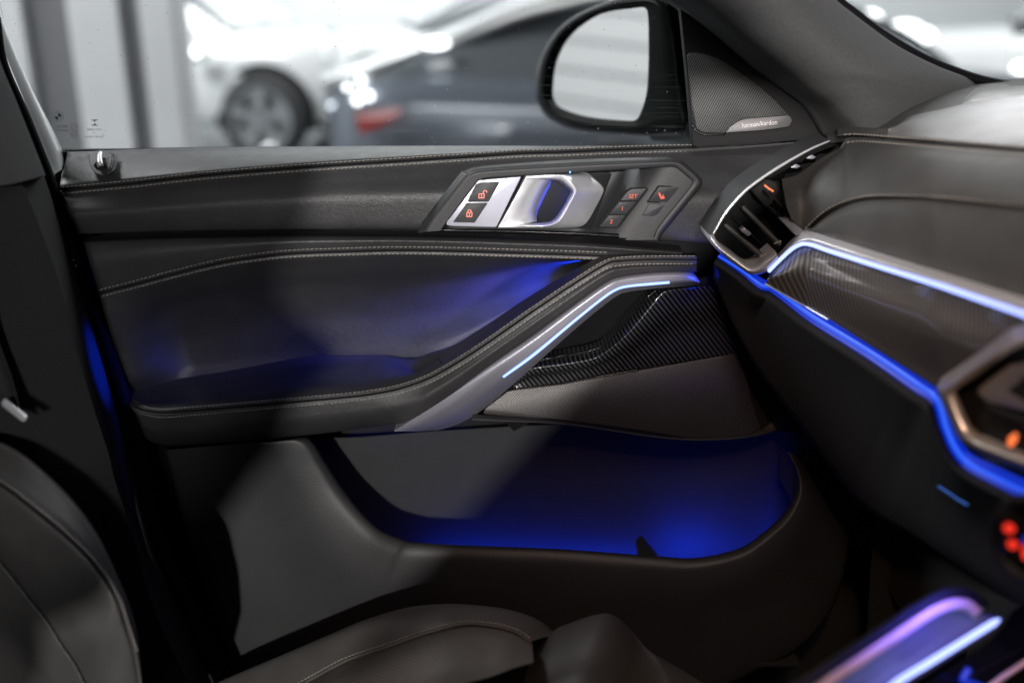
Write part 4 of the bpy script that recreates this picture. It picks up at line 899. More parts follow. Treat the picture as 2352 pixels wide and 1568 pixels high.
# blue light band below it and the bolster under that
BA = [(1650, 588), (1680, 606), (1708, 624), (1735, 645), (1752, 656), (1773, 660), (1868, 728), (2004, 812), (2110, 884), (2153, 917), (2173, 978), (2196, 1030), (2226, 1064), (2282, 1094), (2352, 1128), (2440, 1170)]
YB = lambda px: np.interp(px, [1640, 1766, 2000, 2153, 2226, 2352, 2450], [1.205, 1.165, 1.02, .915, .865, .79, .73])
ba = rw(BA, YB, 0, 150)
hw = np.interp(ba[:, 0], [1640, 1700, 1760, 1868, 2100, 2180, 2230, 2352], [3, 6, 9, 13, 17, 13, 14, 16])
bu, bl = ba.copy(), ba.copy()
t_ = np.gradient(ba[:, :2], axis=0); t_ /= np.linalg.norm(t_, axis=1)[:, None]
bu[:, 0] += t_[:, 1] * hw; bu[:, 1] -= t_[:, 0] * hw; bl[:, 0] -= t_[:, 1] * hw; bl[:, 1] += t_[:, 0] * hw
bmid = ba.copy(); bmid[:, 2] += .004
sheet('light_band', [to3(bu) + [.004, .01, 0], to3(bu), to3(bmid), to3(bl), to3(bl) + [.004, .01, -.004]], M['band'], dash, 3, ext=.45)
core = ba.copy(); core[:, 2] += .003
tube('light_band_core', to3(core), np.interp(core[:, 0], [1640, 1720, 1900, 2352], [.0012, .0018, .0030, .0030]), M['band_core'], dash, 8, .5)
def gout(k): 
    G = bl.copy(); G[:, 0] -= t_[:, 1] * k; G[:, 1] += t_[:, 0] * k; return G
g0_, g1_ = gout(2), gout(16)
g1_[:, 2] -= .010
gl_ = rw([(1640, 640), (1690, 760), (1740, 850), (1800, 930), (1860, 1010), (1910, 1080), (1960, 1145), (2020, 1190), (2105, 1236), (2180, 1285), (2250, 1331), (2300, 1365), (2352, 1400), (2440, 1460)], lambda p: np.interp(p, [1640, 1960, 2250, 2450], [1.225, 1.12, .93, .80]), 0, 150)
gm = g1_ * .6 + gl_ * .4; gm[:, 2] += .01
sheet('glovebox', [to3(bu) + [.02, .03, .0], to3(bl) + [.006, .012, -.006], to3(g0_) + [.002, .004, 0], to3(g1_), to3(gm), to3(gl_), to3(gl_) + [.10, .02, .01]], M['void'], dash, 4, ext=.45)
tube('glovebox_light', to3(row([(2128, 1085, .918), (2150, 1099, .905), (2172, 1114, .893), (2192, 1125, .882)], n=12)) - [0, .03, 0], .0009, emit('thin_blue_light', (.02, .18, .8), .55), dash, 6)

box('dash_light_block', (.66, -.33, .50), (1.30, 1.39, 1.08), M['void'], dash)  # unseen box, added to stop the windscreen spot leaking through
box('dash_light_block', (.505, -.33, .55), (.66, 1.262, 1.0), M['void'], dash)  # second unseen box, fills the hollow against the same leak
box('side_light_block', (.40, 1.262, .55), (.72, 1.37, 1.10), M['void'], dash)  # unseen blocker, added to keep the spot off the speaker grille
# --- corner air vent
vent = plate('vent_box', [(1640, 545), (1662, 495), (1700, 450), (1728, 425), (1779, 392), (1830, 362), (1868, 341), (1900, 327), (1932, 336), (1870, 378), (1826, 410), (1800, 440), (1800, 500), (1830, 540), (1750, 605), (1735, 616), (1720, 615), (1655, 568)], 1.235, M['void'], dash, .03, 0, 0)
fl = row([(1905, 323, 1.205), (1869, 338, 1.200), (1831, 358, 1.195), (1779, 389, 1.188), (1728, 424, 1.180), (1702, 447, 1.176), (1663, 493, 1.172), (1637, 538, 1.170)])
fl_out = row([(1900, 318, 1.225), (1860, 335, 1.222), (1822, 353, 1.219), (1768, 384, 1.214), (1714, 420, 1.208), (1686, 446, 1.205), (1648, 494, 1.202), (1622, 534, 1.200)])
sheet('vent_frame', [to3(fl_out) + [0, .05, 0], to3(fl_out), to3(fl_out * .4 + fl * .6) - [0, .006, 0], to3(fl) - [0, .002, 0], to3(off(fl, -3, .004)), to3(off(fl, -5, .04))], M['soft'], vent, 4)
tube('vent_chrome_line', to3(off(fl, -1, -.003)), np.interp(np.linspace(0, 1, N), [0, .4, .7, 1], [.0010, .0019, .0016, .0010]), M['silver'], vent, 8)
# lower bracket of the vent, continues into the metal trim
br_o = row([(1622, 532, 1.200), (1624, 546, 1.196), (1640, 568, 1.192), (1672, 596, 1.185), (1704, 619, 1.178), (1722, 630, 1.174), (1745, 630, 1.170), (1765, 622, 1.166), (1790, 596, 1.155)])
br_i = row([(1640, 540, 1.188), (1645, 551, 1.186), (1658, 566, 1.184), (1690, 590, 1.178), (1716, 610, 1.172), (1728, 614, 1.170), (1740, 610, 1.168), (1754, 599, 1.164), (1780, 576, 1.157)])
br_m = br_o * .5 + br_i * .5; br_m[:, 2] -= .008
sheet('vent_bracket', [to3(br_o) + [0, .04, 0], to3(br_o), to3(br_m), to3(br_i), to3(br_i) + [0, .04, 0]], M['silver'], vent, 4)
def slat(a, b, w, y, m, d=.022):
    P = to3(row([(*a, y + .006), (*b, y - .01)], n=12)); wv = to3(row([(a[0] + w[0], a[1] + w[1], y + .006), (b[0] + w[0], b[1] + w[1], y - .01)], n=12))
    return sheet('vent_slat', [P + [0, d, 0], P, P * .5 + wv * .5 - [0, .002, 0], wv, wv + [0, d, 0]], m, vent, 3)
slat((1700, 478), (1787, 566), (9, -8), 1.192, M['soft'])
slat((1660, 520), (1752, 598), (8, -9), 1.192, M['soft'])
slat((1728, 450), (1830, 541), (7, -10), 1.196, M['gloss'])
slat((1748, 434), (1840, 524), (6, -9), 1.200, M['dark'])
slat((1680, 500), (1768, 582), (4, -5), 1.212, M['gloss'])
plate('vent_tab', [(1701, 530), (1710, 523), (1727, 537), (1718, 543)], 1.182, M['silver_trim'], vent, .012, .001, 2)
for (x, y) in ((1782, 556), (1748, 586)):
    tube('slat_glint_edge', to3(row([(x - 4, y + 3, 1.166), (x + 8, y, 1.164), (x + 11, y - 3, 1.163)], n=8)), .0011, M['bronze'], vent, 6)
plate('vent_cheek', [(1791, 503), (1811, 502), (1848, 531), (1829, 542)], plane_y((1791, 503, 1.178), (1848, 531, 1.150), (1829, 542, 1.150)), M['silver_trim'], vent, .01, .001, 3)
plate('vent_control', [(1722, 436), (1758, 410), (1784, 418), (1790, 436), (1772, 470), (1760, 478)], plane_y((1722, 436, 1.190), (1790, 436, 1.180), (1760, 478, 1.182)), M['dark'], vent, .02, .003, 5)
polys('vent_icon', stroke([(1757, 426), (1762, 430)], 4.2) + stroke([(1764.5, 432), (1767.5, 434.5)], 4.2) + stroke([(1771, 436), (1775, 439)], 4.2), plane_y((1722, 436, 1.190), (1790, 436, 1.180), (1760, 478, 1.182)), M['icon_dim'], vent, .001)
plate('vent_roller', [(1756, 436), (1772, 446), (1768, 454), (1752, 444)], 1.178, M['gloss'], vent, .006, .001, 2)
# louvre facets along the upper channel
for (p, q, r, y, m) in (((1795, 400), (1838, 372), (1842, 392), 1.205, M['gloss']), ((1838, 376), (1880, 350), (1872, 372), 1.207, M['gloss']), ((1878, 352), (1925, 332), (1905, 352), 1.209, M['gloss']), ((1770, 412), (1806, 392), (1800, 414), 1.203, M['dark'])):
    plate('vent_louvre', [p, q, r], plane_y((*p, y), (*q, y + .004), (*r, y + .02)), m, vent, .004, .0008, 2)
for (x, y) in ((1826, 383), (1862, 362)):
    plate('vent_louvre', [(x - 10, y + 2), (x + 3, y - 6), (x + 13, y - 1), (x + 4, y + 4)], 1.198, M['silver_trim'], vent, .003, .0006, 2)

# --- centre vent at the right edge
CO = [(2440, 745), (2352, 768), (2322, 776), (2290, 795), (2220, 843), (2168, 880), (2155, 892), (2155, 905), (2172, 945), (2196, 1000), (2216, 1020), (2245, 1036), (2352, 1077), (2440, 1110)]
CI = [(2440, 775), (2356, 792), (2335, 799), (2305, 818), (2250, 860), (2206, 890), (2196, 900), (2194, 912), (2208, 950), (2226, 986), (2240, 1002), (2262, 1015), (2356, 1050), (2440, 1082)]
YC = lambda px: np.interp(px, [2150, 2352, 2450], [.880, .772, .71])
co, ci = rw(CO, YC, 0, 120), rw(CI, YC, -.004, 120)
co = row([(p[0], p[1], YC(p[0])) for p in CO], n=120, chord=False); ci = row([(p[0], p[1], YC(p[0]) - .004) for p in CI], n=120, chord=False)
cm = co * .5 + ci * .5; cm[:, 2] -= .010
cvent = sheet('centre_vent_frame', [to3(co) + [.015, .03, 0], to3(co), to3(cm), to3(ci), to3(ci) + [.01, .02, 0]], M['bronze'], dash, 4)
plate('centre_vent_face', [(2440, 772), (2356, 790), (2250, 858), (2196, 900), (2192, 912), (2226, 988), (2262, 1016), (2440, 1084)], lambda P: YC(P[:, 0]) + .012, M['dark'], cvent, .01, 0, 6)
sh = lambda P: YC(P[:, 0]) + .000
plate('centre_vent_flap', [(2440, 830), (2352, 845), (2330, 850), (2262, 898), (2256, 912), (2270, 925), (2352, 945), (2440, 965)], sh, M['bronze'], cvent, .01, .004, 8, 3)
plate('centre_vent_slot', [(2440, 850), (2352, 862), (2300, 900), (2306, 914), (2352, 930), (2440, 950)], lambda P: YC(P[:, 0]) - .002, M['void'], cvent, .01, .001, 6)
sheet('centre_vent_lip', [to3(rw([(2252, 905), (2280, 930), (2352, 955), (2440, 975)], YC, .0)), to3(rw([(2255, 918), (2285, 944), (2352, 968), (2440, 990)], YC, -.006)), to3(rw([(2265, 935), (2295, 955), (2352, 980), (2440, 1000)], YC, .008))], M['dark'], cvent, 3)
polys('heater_icon', [[(2314, 1019), (2316, 1005), (2326, 997), (2334, 993), (2338, 1001), (2334, 1015), (2324, 1025), (2316, 1026)]], lambda P: YC(P[:, 0]) - .014, M['icon_dim'], cvent, .0006)
# round climate control under it
kn = at(2372, 1232, .72)
kring = np.array([kn + np.array([-.02 * 0, 0, 0]) for _ in range(1)])
def circ(cx, cy, rx, ry, tilt, n=40):
    a = np.linspace(0, 2 * math.pi, n, endpoint=False); x, y = rx * np.cos(a), ry * np.sin(a); ct, st_ = math.cos(tilt), math.sin(tilt)
    return np.c_[cx + x * ct - y * st_, cy + x * st_ + y * ct]
tube('control_ring', to3(depth(circ(2368, 1240, 78, 98, -.5), lambda P: .70 + (2368 - P[:, 0]) * .0003)), .0045, M['dark'], dash, 8, closed=True)
plate('control_face', circ(2368, 1240, 70, 90, -.5), .712, M['gloss'], dash, .01, .002, 0)
polys('climate_icon', [circ(2318, 1213, 14, 11, .3, 12).tolist(), circ(2326, 1250, 13, 10, .3, 12).tolist(), circ(2356, 1268, 9, 18, 0, 12).tolist()], .709, emit('red_led', (1.0, .03, .015), 1.1), dash, .0006)
polys('climate_icon', [circ(2356, 1240, 7, 9, 0, 12).tolist()], .709, M['band'], dash, .0006)

# ================================================================== passenger seat
seat = thing('passenger_seat', 'black perforated leather passenger seat with pale contrast stitching', 'car seat', tuple(at(600, 1560, .9)))
SB = [(-160, 985, 1.00), (-60, 1000, .985), (0, 1018, .975), (50, 1045, .965), (105, 1090, .955), (165, 1150, .945), (220, 1225, .935), (262, 1310, .925), (296, 1390, .92), (316, 1470, .915), (326, 1570, .91), (330, 1680, .91)]
SI = [(-160, 1060, .93), (-60, 1085, .925), (0, 1110, .918), (55, 1150, .910), (105, 1190, .905), (155, 1232, .90), (205, 1282, .895), (246, 1335, .89), (272, 1385, .885), (290, 1440, .885), (310, 1500, .885), (325, 1600, .885)]
SJ = [(-160, 1180, .935), (-60, 1225, .93), (0, 1287, .925), (34, 1328, .92), (68, 1372, .915), (109, 1423, .91), (143, 1477, .905), (177, 1528, .90), (200, 1575, .895), (215, 1620, .895), (230, 1670, .89), (240, 1720, .89)]
SK = [(-200, 1300, .965), (-120, 1380, .96), (-60, 1420, .955), (0, 1460, .95), (44, 1507, .945), (88, 1565, .94), (110, 1600, .94), (130, 1640, .935), (140, 1680, .93), (150, 1700, .93), (160, 1740, .93), (170, 1780, .93)]
SKO = [(p[0] - 260, p[1] + 90, .93) for p in SK]
sb, si, sj, sk, sko = (row(a, n=100, chord=False) for a in (SB, SI, SJ, SK, SKO))
sbb = off(sb, 30, .14); sbc = off(sb, 5, .03)
back = sheet('backrest_bolster', [to3(sbb), to3(sbc), to3(sb), to3(sb * .6 + si * .4) - [0, .012, 0], to3(off(si, -5, -.001)), to3(off(si, 0, .006))], M['seat'], seat, 5)
sheet('backrest_insert', [to3(off(si, 0, .006)), to3(off(si, 5, -.001)), to3(si * .5 + sj * .5) - [0, .010, 0], to3(off(sj, -4, 0)), to3(off(sj, 0, .005))], M['seat_perf_v'], seat, 5)
sheet('backrest_centre', [to3(off(sj, 0, .005)), to3(off(sj, 4, 0)), to3(sj * .5 + sk * .5) - [0, .004, 0], to3(sk), to3(sk * .5 + sko * .5), to3(sko)], M['seat_perf_v'], seat, 5)
stitches('stitching', off(row(SB[1:10], n=160), 5, -.004), M['thread_dim'], seat, .0056, .004)
stitches('stitching', off(row(SI[1:11], n=160), -7, -.004), M['thread_dim'], seat, .0056, .004)
# cushion
CU = [(440, 1600, 1.07), (495, 1568, 1.07), (570, 1535, 1.065), (655, 1500, 1.06), (781, 1446, 1.05), (842, 1422, 1.045), (934, 1396, 1.04), (1019, 1387, 1.035), (1087, 1389, 1.03), (1155, 1397, 1.025), (1212, 1412, 1.02), (1255, 1435, 1.01), (1290, 1470, 1.0)]
CP_ = [(560, 1650, 1.0), (620, 1610, 1.0), (690, 1571, 1.0), (781, 1521, .995), (832, 1501, .992), (883, 1484, .988), (951, 1460, .984), (1019, 1440, .980), (1070, 1431, .978), (1114, 1433, .974), (1155, 1440, .970), (1190, 1452, .965), (1222, 1474, .958)]
CQ = [(600, 1760, .86), (660, 1720, .86), (730, 1690, .86), (800, 1660, .86), (850, 1640, .86), (900, 1620, .86), (960, 1600, .86), (1020, 1580, .86), (1080, 1565, .86), (1120, 1555, .86), (1160, 1540, .86), (1190, 1530, .87), (1225, 1520, .88)]
cu, cp_, cq = (row(a, n=110, chord=False) for a in (CU, CP_, CQ))
sheet('cushion_bolster', [to3(cu) + [0, .05, -.10], to3(cu) + [0, .02, -.015], to3(cu), to3(cu * .55 + cp_ * .45) + [0, -.002, .008], to3(off(cp_, -5, 0)), to3(off(cp_, 0, .005))], M['seat'], seat, 5)
sheet('cushion_insert', [to3(off(cp_, 0, .005)), to3(off(cp_, 5, 0)), to3(cp_ * .7 + cq * .3) + [0, 0, .004], to3(cp_ * .3 + cq * .7) + [0, 0, .0], to3(cq)], M['seat_perf'], seat, 5)
tube('piping', to3(off(row(CP_, n=120, chord=False), 1.5, -.002)), .0020, M['seat'], seat, 8)
stitches('stitching', off(row(CP_, n=240), -4.5, -.003), M['thread'], seat, .0052, .0038, .0006)
CF_ = [(1225, 1500, .985), (1270, 1450, .985), (1311, 1431, .985), (1359, 1415, .98), (1393, 1411, .975), (1420, 1423, .97), (1447, 1450, .965), (1481, 1491, .955), (1529, 1521, .945), (1571, 1545, .935), (1640, 1590, .92)]
CG = [(1180, 1640, .86), (1220, 1610, .86), (1260, 1590, .86), (1300, 1570, .86), (1330, 1560, .86), (1360, 1560, .86), (1400, 1575, .86), (1440, 1600, .86), (1480, 1630, .86), (1530, 1660, .86), (1600, 1720, .86)]
cf, cg = row(CF_, n=80, chord=False), row(CG, n=80, chord=False)
sheet('thigh_support', [to3(cf) + [.03, .06, -.10], to3(cf) + [.005, .015, -.01], to3(cf), to3(cf * .7 + cg * .3) + [0, -.004, .006], to3(cf * .3 + cg * .7), to3(cg), to3(cg) + [0, -.1, -.05]], leather('thigh_leather', (.030, .027, .026), .55), seat, 4)

# ---- seat belt tongue and strap beside the seat
belt = thing('seat_belt', 'black seat belt with bright metal tongue hanging beside the pillar', 'seat belt', tuple(at(30, 960, 1.0)))
plate('tongue', [(2, 924), (8, 917), (60, 957), (58, 968), (50, 968), (4, 932)], plane_y((2, 924, .972), (60, 960, .966), (8, 917, .972)), M['silver'], belt, .003, .0008, 3)
sheet('strap', [to3(row([(-120, 560, 1.01), (-70, 760, 1.01), (-25, 900, 1.008), (4, 935, 1.006)])), to3(row([(-60, 540, 1.01), (-20, 740, 1.01), (25, 870, 1.008), (50, 968, .985)]))], plain('belt_webbing', (.012, .012, .013), .8, 0, .6, 900, .1), belt, 3, skirt=.003)

# ================================================================== centre console
con = thing('centre_console', 'gloss black centre console with warm metal rail and blue light strips', 'console', tuple(at(2250, 1560, .62)))
YCO = lambda px: np.interp(px, [1800, 2106, 2352, 2450], [.60, .74, .80, .82])
rail = rw([(1760, 1630), (1847, 1568), (1940, 1503), (2040, 1434), (2106, 1390), (2157, 1364), (2191, 1355), (2230, 1360), (2262, 1384)], YCO)
inr = rw([(1800, 1660), (1890, 1568), (1980, 1508), (2070, 1447), (2130, 1407), (2166, 1389), (2200, 1382), (2228, 1388), (2250, 1408)], YCO, -.002)
tube('console_edge', to3(off(rail, 4, 0)), .0045, M['dark'], con, 10)
sheet('metal_rail', [to3(off(inr, -12, .006)), to3(off(inr, -5, -.003)), to3(off(inr, 12, -.004)), to3(off(inr, 17, .003))], M['rail'], con, 4)
p0 = off(inr, 12, .004); p1 = rw([(1960, 1700), (2062, 1590), (2130, 1545), (2200, 1500), (2250, 1470), (2280, 1450), (2300, 1432), (2306, 1422), (2306, 1418)], YCO, .004)
sheet('console_panel', [to3(p0), to3(p0 * .5 + p1 * .5) + [0, .006, 0], to3(p1)], M['violet'], con, 4)
tube('light_strip', to3(rw([(1960, 1660), (2057, 1569), (2130, 1523), (2200, 1480), (2250, 1449), (2296, 1421)], YCO, -.004)), np.r_[np.full(N - 4, .0030), .0028, .0024, .0018, .0008], M['strip_dash'], con, 8)
q0 = rw([(2050, 1640), (2140, 1560), (2260, 1480), (2300, 1440), (2330, 1400), (2400, 1360)], YCO, .012); q1_ = rw([(2200, 1760), (2300, 1680), (2380, 1620), (2420, 1580), (2450, 1540), (2500, 1500)], YCO, -.03)
sheet('console_tray', [to3(q0), to3(q0 * .5 + q1_ * .5), to3(q1_)], M['gloss'], con, 3)
tube('tray_rail', to3(rw([(2200, 1640), (2282, 1570), (2340, 1530), (2420, 1478)], YCO, -.02)), .0026, M['rail'], con, 8)
tube('tray_light', to3(row([(2225, 1535, .755), (2212, 1558, .75), (2218, 1564, .75), (2262, 1580, .755), (2280, 1592, .757)], n=30, chord=False)), .0030, M['band'], con, 8)
sheet('console_side', [to3(off(rail, 4, .004)), to3(off(rail, 4, .004)) + [.02, .05, -.06], to3(off(rail, 4, .004)) + [.02, .06, -.4]], M['dark'], con, 3)

# ambient light from the dash on the door and pillar
lamp('dash_light', 'SPOT', tuple(at(1690, 610, 1.12)), 130, BLUE, .008, aim=tuple(at(165, 850, 1.20)), spot=9, blend=.9)
lamp('console_light', 'AREA', tuple(at(2230, 1450, .74) + [-.02, -.03, .05]), .24, (.09, .08, 1.0), .05, aim=tuple(at(2150, 1490, .72)), size_y=.02)
lamp('footwell_light', 'AREA', tuple(at(2200, 1180, .98)), .10, (1.0, .55, .25), .05, aim=tuple(at(2150, 1330, 1.08)))

# ================================================================== showroom outside the window
def struct(o): o['kind'] = 'structure'; return o
floor_m = plain('showroom_floor', (.17, .18, .19), .25, 0, 0, 1, .06, vscale=.7)
wall_m = plain('white_wall', (.74, .77, .78), .6, 0, 0, 1, .03, vscale=.5)
struct(box('showroom_floor', (-14, -6, -.10), (18, 16, 0), floor_m))
shutter_m = plain('grey_shutter', (.55, .55, .56), .5, 0, 0, 1, .05)
bw_ = struct(box('back_wall', (-14, 13.0, 0), (18, 13.3, 7), wall_m))
sw = struct(box('shutter_wall', (-9.4, -6, 0), (-9.2, 13, 7), wall_m))
for i in range(14):
    box('shutter_slat', (-9.2, -1, .1 + i * .33), (-9.14, 9, .1 + i * .33 + .29), shutter_m, sw)
for i in range(3):
    box('wall_rib', (-14 + .01, 12.94, 1.6 + i * .9), (18, 13.0, 1.66 + i * .9), wall_m, bw_)
struct(box('side_wall', (-14, -6.3, 0), (18, -6.0, 7), wall_m))
# panelled partition left of the window: pale panels with darker posts
part_ = struct(thing('partition_wall', 'pale panelled partition wall with two dark grey posts behind the rear of the window', 'wall', tuple(at(200, 700, 5.2) * [1, 1, 0])))
del part_['category']
pale = plain('pale_panel', (.60, .60, .61), .5, 0, 0, 1, .05, vscale=2); grey = plain('grey_post', (.16, .16, .165), .5, 0, 0, 1, .08, vscale=2)
def xat(px): return at(px, 170, 5.2)[0]
for a, b, m, y, nm_ in ((-300, 72, pale, 5.2, 'wall_panel'), (72, 172, grey, 5.24, 'post'), (172, 290, pale, 5.2, 'wall_panel'), (290, 334, grey, 5.24, 'post'), (334, 412, pale, 5.2, 'wall_panel')):
    box(nm_, (xat(a), y, 0.0), (xat(b), y + .25, 4.5), m, part_, .01)

def wheel(name, c, r, w, parent, yaw, rimm, spokes=5):
    """tyre with rim, spokes and hub; axle along local y turned by yaw"""
    ca, sa = math.cos(yaw), math.sin(yaw)
    def tr(V): V = np.asarray(V, float); return np.c_[V[:, 0] * ca - V[:, 1] * sa, V[:, 0] * sa + V[:, 1] * ca, V[:, 2]] + c
    prof = [(r * .68, -w * .45), (r * .9, -w * .5), (r, -w * .32), (r, w * .32), (r * .9, w * .5), (r * .68, w * .45)]
    a = np.linspace(0, 2 * math.pi, 33)
    A = np.stack([np.c_[R_ * np.cos(a), np.full(33, o), R_ * np.sin(a)] for R_, o in prof])
    ty = link(name, tr(A.reshape(-1, 3)), gfaces(6, 33), tyre_m, parent)
    V, Fc = [], []
    for i in range(spokes):
        t = i * 2 * math.pi / spokes + .3
        for (r0, r1, wd) in ((r * .08, r * .7, r * .10),):
            u = np.array([math.cos(t), 0, math.sin(t)]); v = np.array([-math.sin(t), 0, math.cos(t)]); y0 = np.array([0, -w * .46, 0]); y1 = np.array([0, -w * .30, 0]); k = len(V)
            V += [u * r0 + v * wd * .8 + y0, u * r1 + v * wd + y0, u * r1 - v * wd + y0, u * r0 - v * wd * .8 + y0, u * r0 + v * wd * .8 + y1, u * r1 + v * wd + y1, u * r1 - v * wd + y1, u * r0 - v * wd * .8 + y1]
            Fc += [(k, k + 1, k + 2, k + 3), (k, k + 4, k + 5, k + 1), (k + 3, k + 2, k + 6, k + 7), (k + 1, k + 5, k + 6, k + 2)]
    rp = [(r * .66, -w * .47), (r * .72, -w * .48), (r * .72, -w * .1), (r * .6, w * .0), (r * .05, w * .0)]
    B = np.stack([np.c_[R_ * np.cos(a), np.full(33, o), R_ * np.sin(a)] for R_, o in rp]); k = len(V); V = np.vstack([np.array(V), B.reshape(-1, 3)]); Fc += [tuple(f + k) for f in gfaces(5, 33)]
    link('rim', tr(V), Fc, rimm, ty, False)
tyre_m = plain('tyre_rubber', (.02, .02, .022), .8, 0, 0, 1, .1); rim_m = plain('alloy_rim', (.45, .46, .47), .3, .9, 0, 1, .1)
cglass = plain('tinted_car_glass', (.09, .10, .11), .2, 0, 0, 1, 0, coat=.8, spec=.8)

def car(name, label, loc, yaw, paint, st, cabin, wheels, wr, scale=1.0):
    """body lofted through stations (x, z_low, z_belt, half_width); cabin stations (x, z_roof, half_width at roof)"""
    t = thing(name, label, 'car', tuple(loc), group=None)
    ca, sa = math.cos(yaw), math.sin(yaw)
    def tr(V): V = np.asarray(V, float).reshape(-1, 3) * scale; return np.c_[V[:, 0] * ca - V[:, 1] * sa, V[:, 0] * sa + V[:, 1] * ca, V[:, 2]] + np.array(loc)
    S = cr(np.array(st, float), 48, chord=True)
    A = []
    for x, zl, zb, w in S:
        h = zb - zl
        sec = [(-.9 * w, zl), (-w, zl + .12 * h), (-1.01 * w, zl + .5 * h), (-.99 * w, zl + .74 * h), (-.93 * w, zb - .05 * h), (-.80 * w, zb + .005), (-.4 * w, zb + .03), (0, zb + .04)]
        sec = sec + [(-a, b) for a, b in sec[-2::-1]]
        A.append([(x, a, b) for a, b in sec])
    A = np.array(A); m, n, _ = A.shape; V = A.reshape(-1, 3)
    Fc = [tuple(f) for f in gfaces(m, n)] + [tuple(range(n)), tuple((m - 1) * n + j for j in range(n))]
    link('body', tr(V), Fc, paint, t)
    C = cr(np.array(cabin, float), 30, chord=True); A = []
    belt = np.interp(C[:, 0], [s[0] for s in sorted(st)], [s[2] for s in sorted(st)]); bwid = np.interp(C[:, 0], [s[0] for s in sorted(st)], [s[3] for s in sorted(st)])
    for (x, zr, wr_), zb, wb in zip(C, belt, bwid):
        zr = max(zr, zb + .01); sec = [(-.90 * wb, zb - .03), (-(.90 * wb * .5 + wr_ * .5) * 1.01, zb * .5 + zr * .5), (-wr_, zr - .05 * (zr - zb)), (-wr_ * .8, zr), (0, zr + .02)]
        sec = sec + [(-a, b) for a, b in sec[-2::-1]]; A.append([(x, a, b) for a, b in sec])
    A = np.array(A); m, n, _ = A.shape
    link('cabin_glass', tr(A), [tuple(f) for f in gfaces(m, n)], cglass, t)
    rf = A[:, 2:n - 2].copy(); rf[..., 2] += .012; rf[:, 0, 1] -= .012; rf[:, -1, 1] += .012
    link('roof', tr(rf), [tuple(f) for f in gfaces(m, n - 4)], paint, t)
    for (x, y) in wheels:
        c = tr([(x, y, wr)])[0]
        arch = [(x + wr * 1.22 * math.cos(a), y * 1.025, wr + wr * 1.22 * math.sin(a)) for a in np.linspace(-.25, math.pi + .25, 24)]
        V = tr(arch); link('wheel_arch', V, [tuple(range(24))], M['void'], t, False)
        wheel('wheel', c + np.array([sa, -ca, 0]) * (.03 * (1 if y < 0 else -1)), wr * scale, .24 * scale, t, yaw, rim_m)
    return t, tr

# white off-roader behind the left half of the window, nose to the right
wpaint = plain('white_car_paint', (.64, .65, .65), .22, 0, 0, 1, .02, coat=.7)
o = at(650, 262, 8.5)
white, tr = car('parked_car', 'white off-road car parked beyond the window with its front wheel showing', (o[0], 8.5 + .9, 0), math.radians(-8), wpaint,
    [(.62, .42, .80, .70), (.55, .34, .95, .84), (.35, .30, 1.00, .92), (-.3, .28, 1.03, .95), (-1.2, .26, 1.05, .96), (-2.6, .26, 1.06, .96), (-3.4, .3, 1.04, .94), (-3.7, .4, .98, .85)],
    [(-.30, 1.06, .80), (-.75, 1.45, .72), (-1.0, 1.66, .70), (-1.6, 1.72, .70), (-2.8, 1.70, .70), (-3.5, 1.4, .72)], [(0, -.93), (-2.75, -.93), (0, .93), (-2.75, .93)], .36)
glow_m = emit('lamp_glint_glow', (.95, .98, 1.0), 4.5); tail = emit('red_tail_lamp', (1.0, .03, .03), .2); amber = plain('amber_lens', (.8, .35, .05), .3, 0, 0, 1, 0)  # the white glow serves lit headlamps and painted glints alike
def blob(name, c, r, m, parent, sq=(1, 1, 1)):
    bm = bmesh.new(); bmesh.ops.create_icosphere(bm, subdivisions=2, radius=1.0)
    for v in bm.verts: v.co = Vector((c[0] + v.co.x * r * sq[0], c[1] + v.co.y * r * sq[1], c[2] + v.co.z * r * sq[2]))
    return from_bm(name, bm, m, parent)
blob('wing_mirror', at(452, 122, 8.35), .10, wpaint, white, (1.2, .6, .7))
blob('mirror_glint', at(450, 120, 8.25), .035, glow_m, white)  # glowing sphere stands for a glint by the mirror
blob('front_grille', at(765, 125, 9.0), .16, M['dark'], white, (.35, 1.6, 1.4))

# dark grey-blue coupe, tail to the left, right behind the window
cpaint = plain('blue_grey_car_paint', (.17, .19, .225), .22, .45, 0, 1, .05, coat=.9)
ox = at(770, 230, 5.3)[0]
coupe, tr = car('parked_car', 'blue-grey coupe parked close outside the window with red tail lamp', (ox, 6.1, 0), math.radians(4), cpaint,
    [(-.12, .40, .80, .66), (0, .30, .88, .80), (.35, .24, .93, .88), (1.0, .20, .92, .93), (2.2, .20, .92, .94), (3.2, .22, .90, .92), (4.0, .26, .84, .86), (4.35, .32, .72, .72), (4.45, .4, .62, .6)],
    [(.12, .93, .70), (.7, 1.14, .64), (1.3, 1.29, .60), (1.9, 1.36, .58), (2.5, 1.33, .58), (3.0, 1.15, .62), (3.3, .95, .68)], [(1.40, -.90), (3.9, -.90), (1.40, .90), (3.9, .90)], .31)
spaint = plain('silver_roof_trim', (.62, .63, .64), .3, .8, 0, 1, .03)
roofline = row([(742, 196, 5.55), (820, 172, 5.5), (920, 138, 5.48), (1010, 103, 5.46), (1100, 66, 5.45), (1190, 30, 5.45), (1300, 2, 5.45), (1400, -18, 5.45)])
sheet('roof_rail', [to3(off(roofline, -30, .25)), to3(off(roofline, -18, .0)), to3(off(roofline, 10, -.02)), to3(off(roofline, 20, .04))], spaint, coupe, 3)
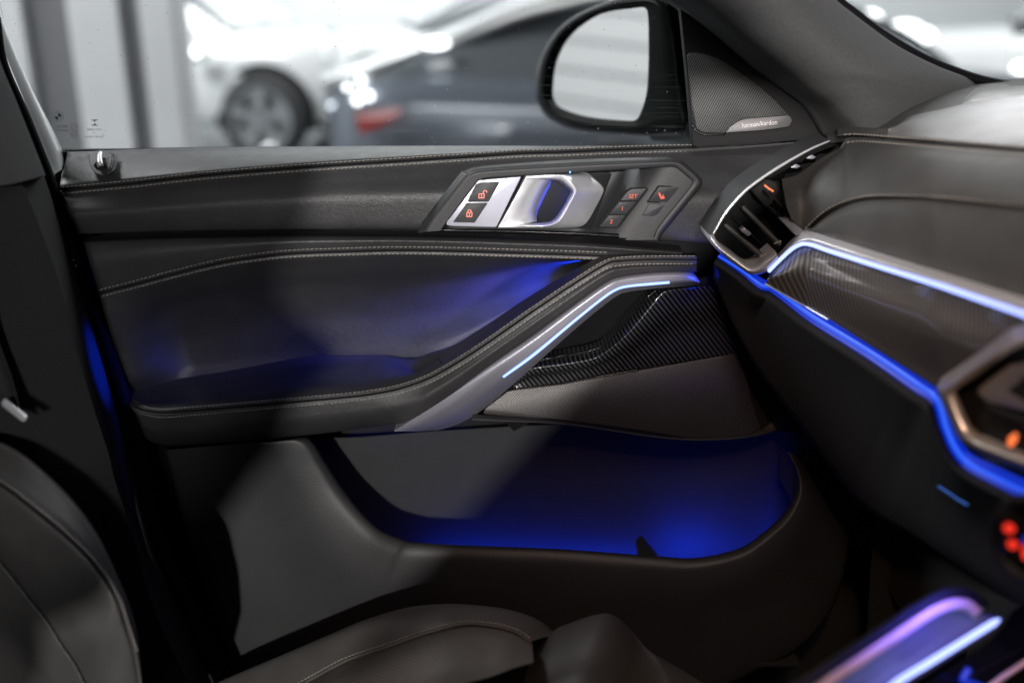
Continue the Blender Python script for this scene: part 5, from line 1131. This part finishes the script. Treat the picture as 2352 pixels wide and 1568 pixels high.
tl = sheet('tail_lamp', [to3(row([(822, 254, 5.33), (860, 250, 5.28), (930, 244, 5.22)])) - [0, .08, 0], to3(row([(826, 272, 5.32), (865, 270, 5.26), (915, 262, 5.22)])) - [0, .12, 0], to3(row([(832, 305, 5.33), (850, 296, 5.28), (880, 284, 5.24)])) - [0, .08, 0]], tail, coupe, 3)
blob('roof_glint', at(1000, 100, 5.35), .05, glow_m, coupe, (1.5, .5, .55))  # glowing sphere stands for a glint on the coupe

# silver car further back between the two
sp2 = plain('silver_white_car_paint', (.72, .73, .74), .25, .1, 0, 1, .03, coat=.7)
o = at(880, 150, 10.2)
silver, tr = car('parked_car', 'silver-white car in the back row between the white car and the coupe', (o[0] - .3, 10.6, 0), math.radians(12), sp2,
    [(-.5, .4, .80, .70), (-.35, .3, .92, .84), (.2, .26, .98, .9), (1.2, .24, 1.02, .92), (2.6, .24, 1.03, .92), (3.6, .3, 1.0, .88), (3.9, .4, .9, .75)],
    [(.5, 1.05, .76), (1.1, 1.36, .66), (1.6, 1.48, .62), (2.4, 1.48, .62), (3.2, 1.25, .66)], [(.3, -.88), (3.0, -.88), (.3, .88), (3.0, .88)], .33)
for (x, y, r) in ((797, 200, .055), (829, 184, .062), (849, 222, .058), (821, 233, .058)):
    blob('lamp_glint_blob', at(x, y, 5.0 + .02), r * .30, glow_m, coupe)  # glowing spheres stand for glints on the coupe's rear corner
blob('indicator', at(903, 130, 9.5), .05, amber, silver)

# white car ahead, seen through the windscreen
o = at(2120, 120, 7.6)
front, tr = car('parked_car', 'white car with lit headlamps seen through the windscreen', (o[0] + .3, 8.2, 0), math.radians(-24), wpaint,
    [(-.5, .40, .82, .74), (-.4, .3, .98, .86), (.2, .26, 1.06, .92), (1.0, .24, 1.10, .94), (2.4, .24, 1.12, .94), (3.6, .3, 1.08, .9)],
    [(.55, 1.14, .80), (1.1, 1.5, .72), (1.5, 1.66, .70), (2.4, 1.68, .70), (3.4, 1.4, .72)], [(.35, -.9), (3.0, -.9)], .38)
for (x, y, w) in ((1998, 42, 1.3), (2078, 66, 2.0), (2120, 82, 1.3), (2342, 160, .7)):
    blob('lamp_glint_blob', at(x, y, 6.9), .06, glow_m, front, (w, 1, .8))
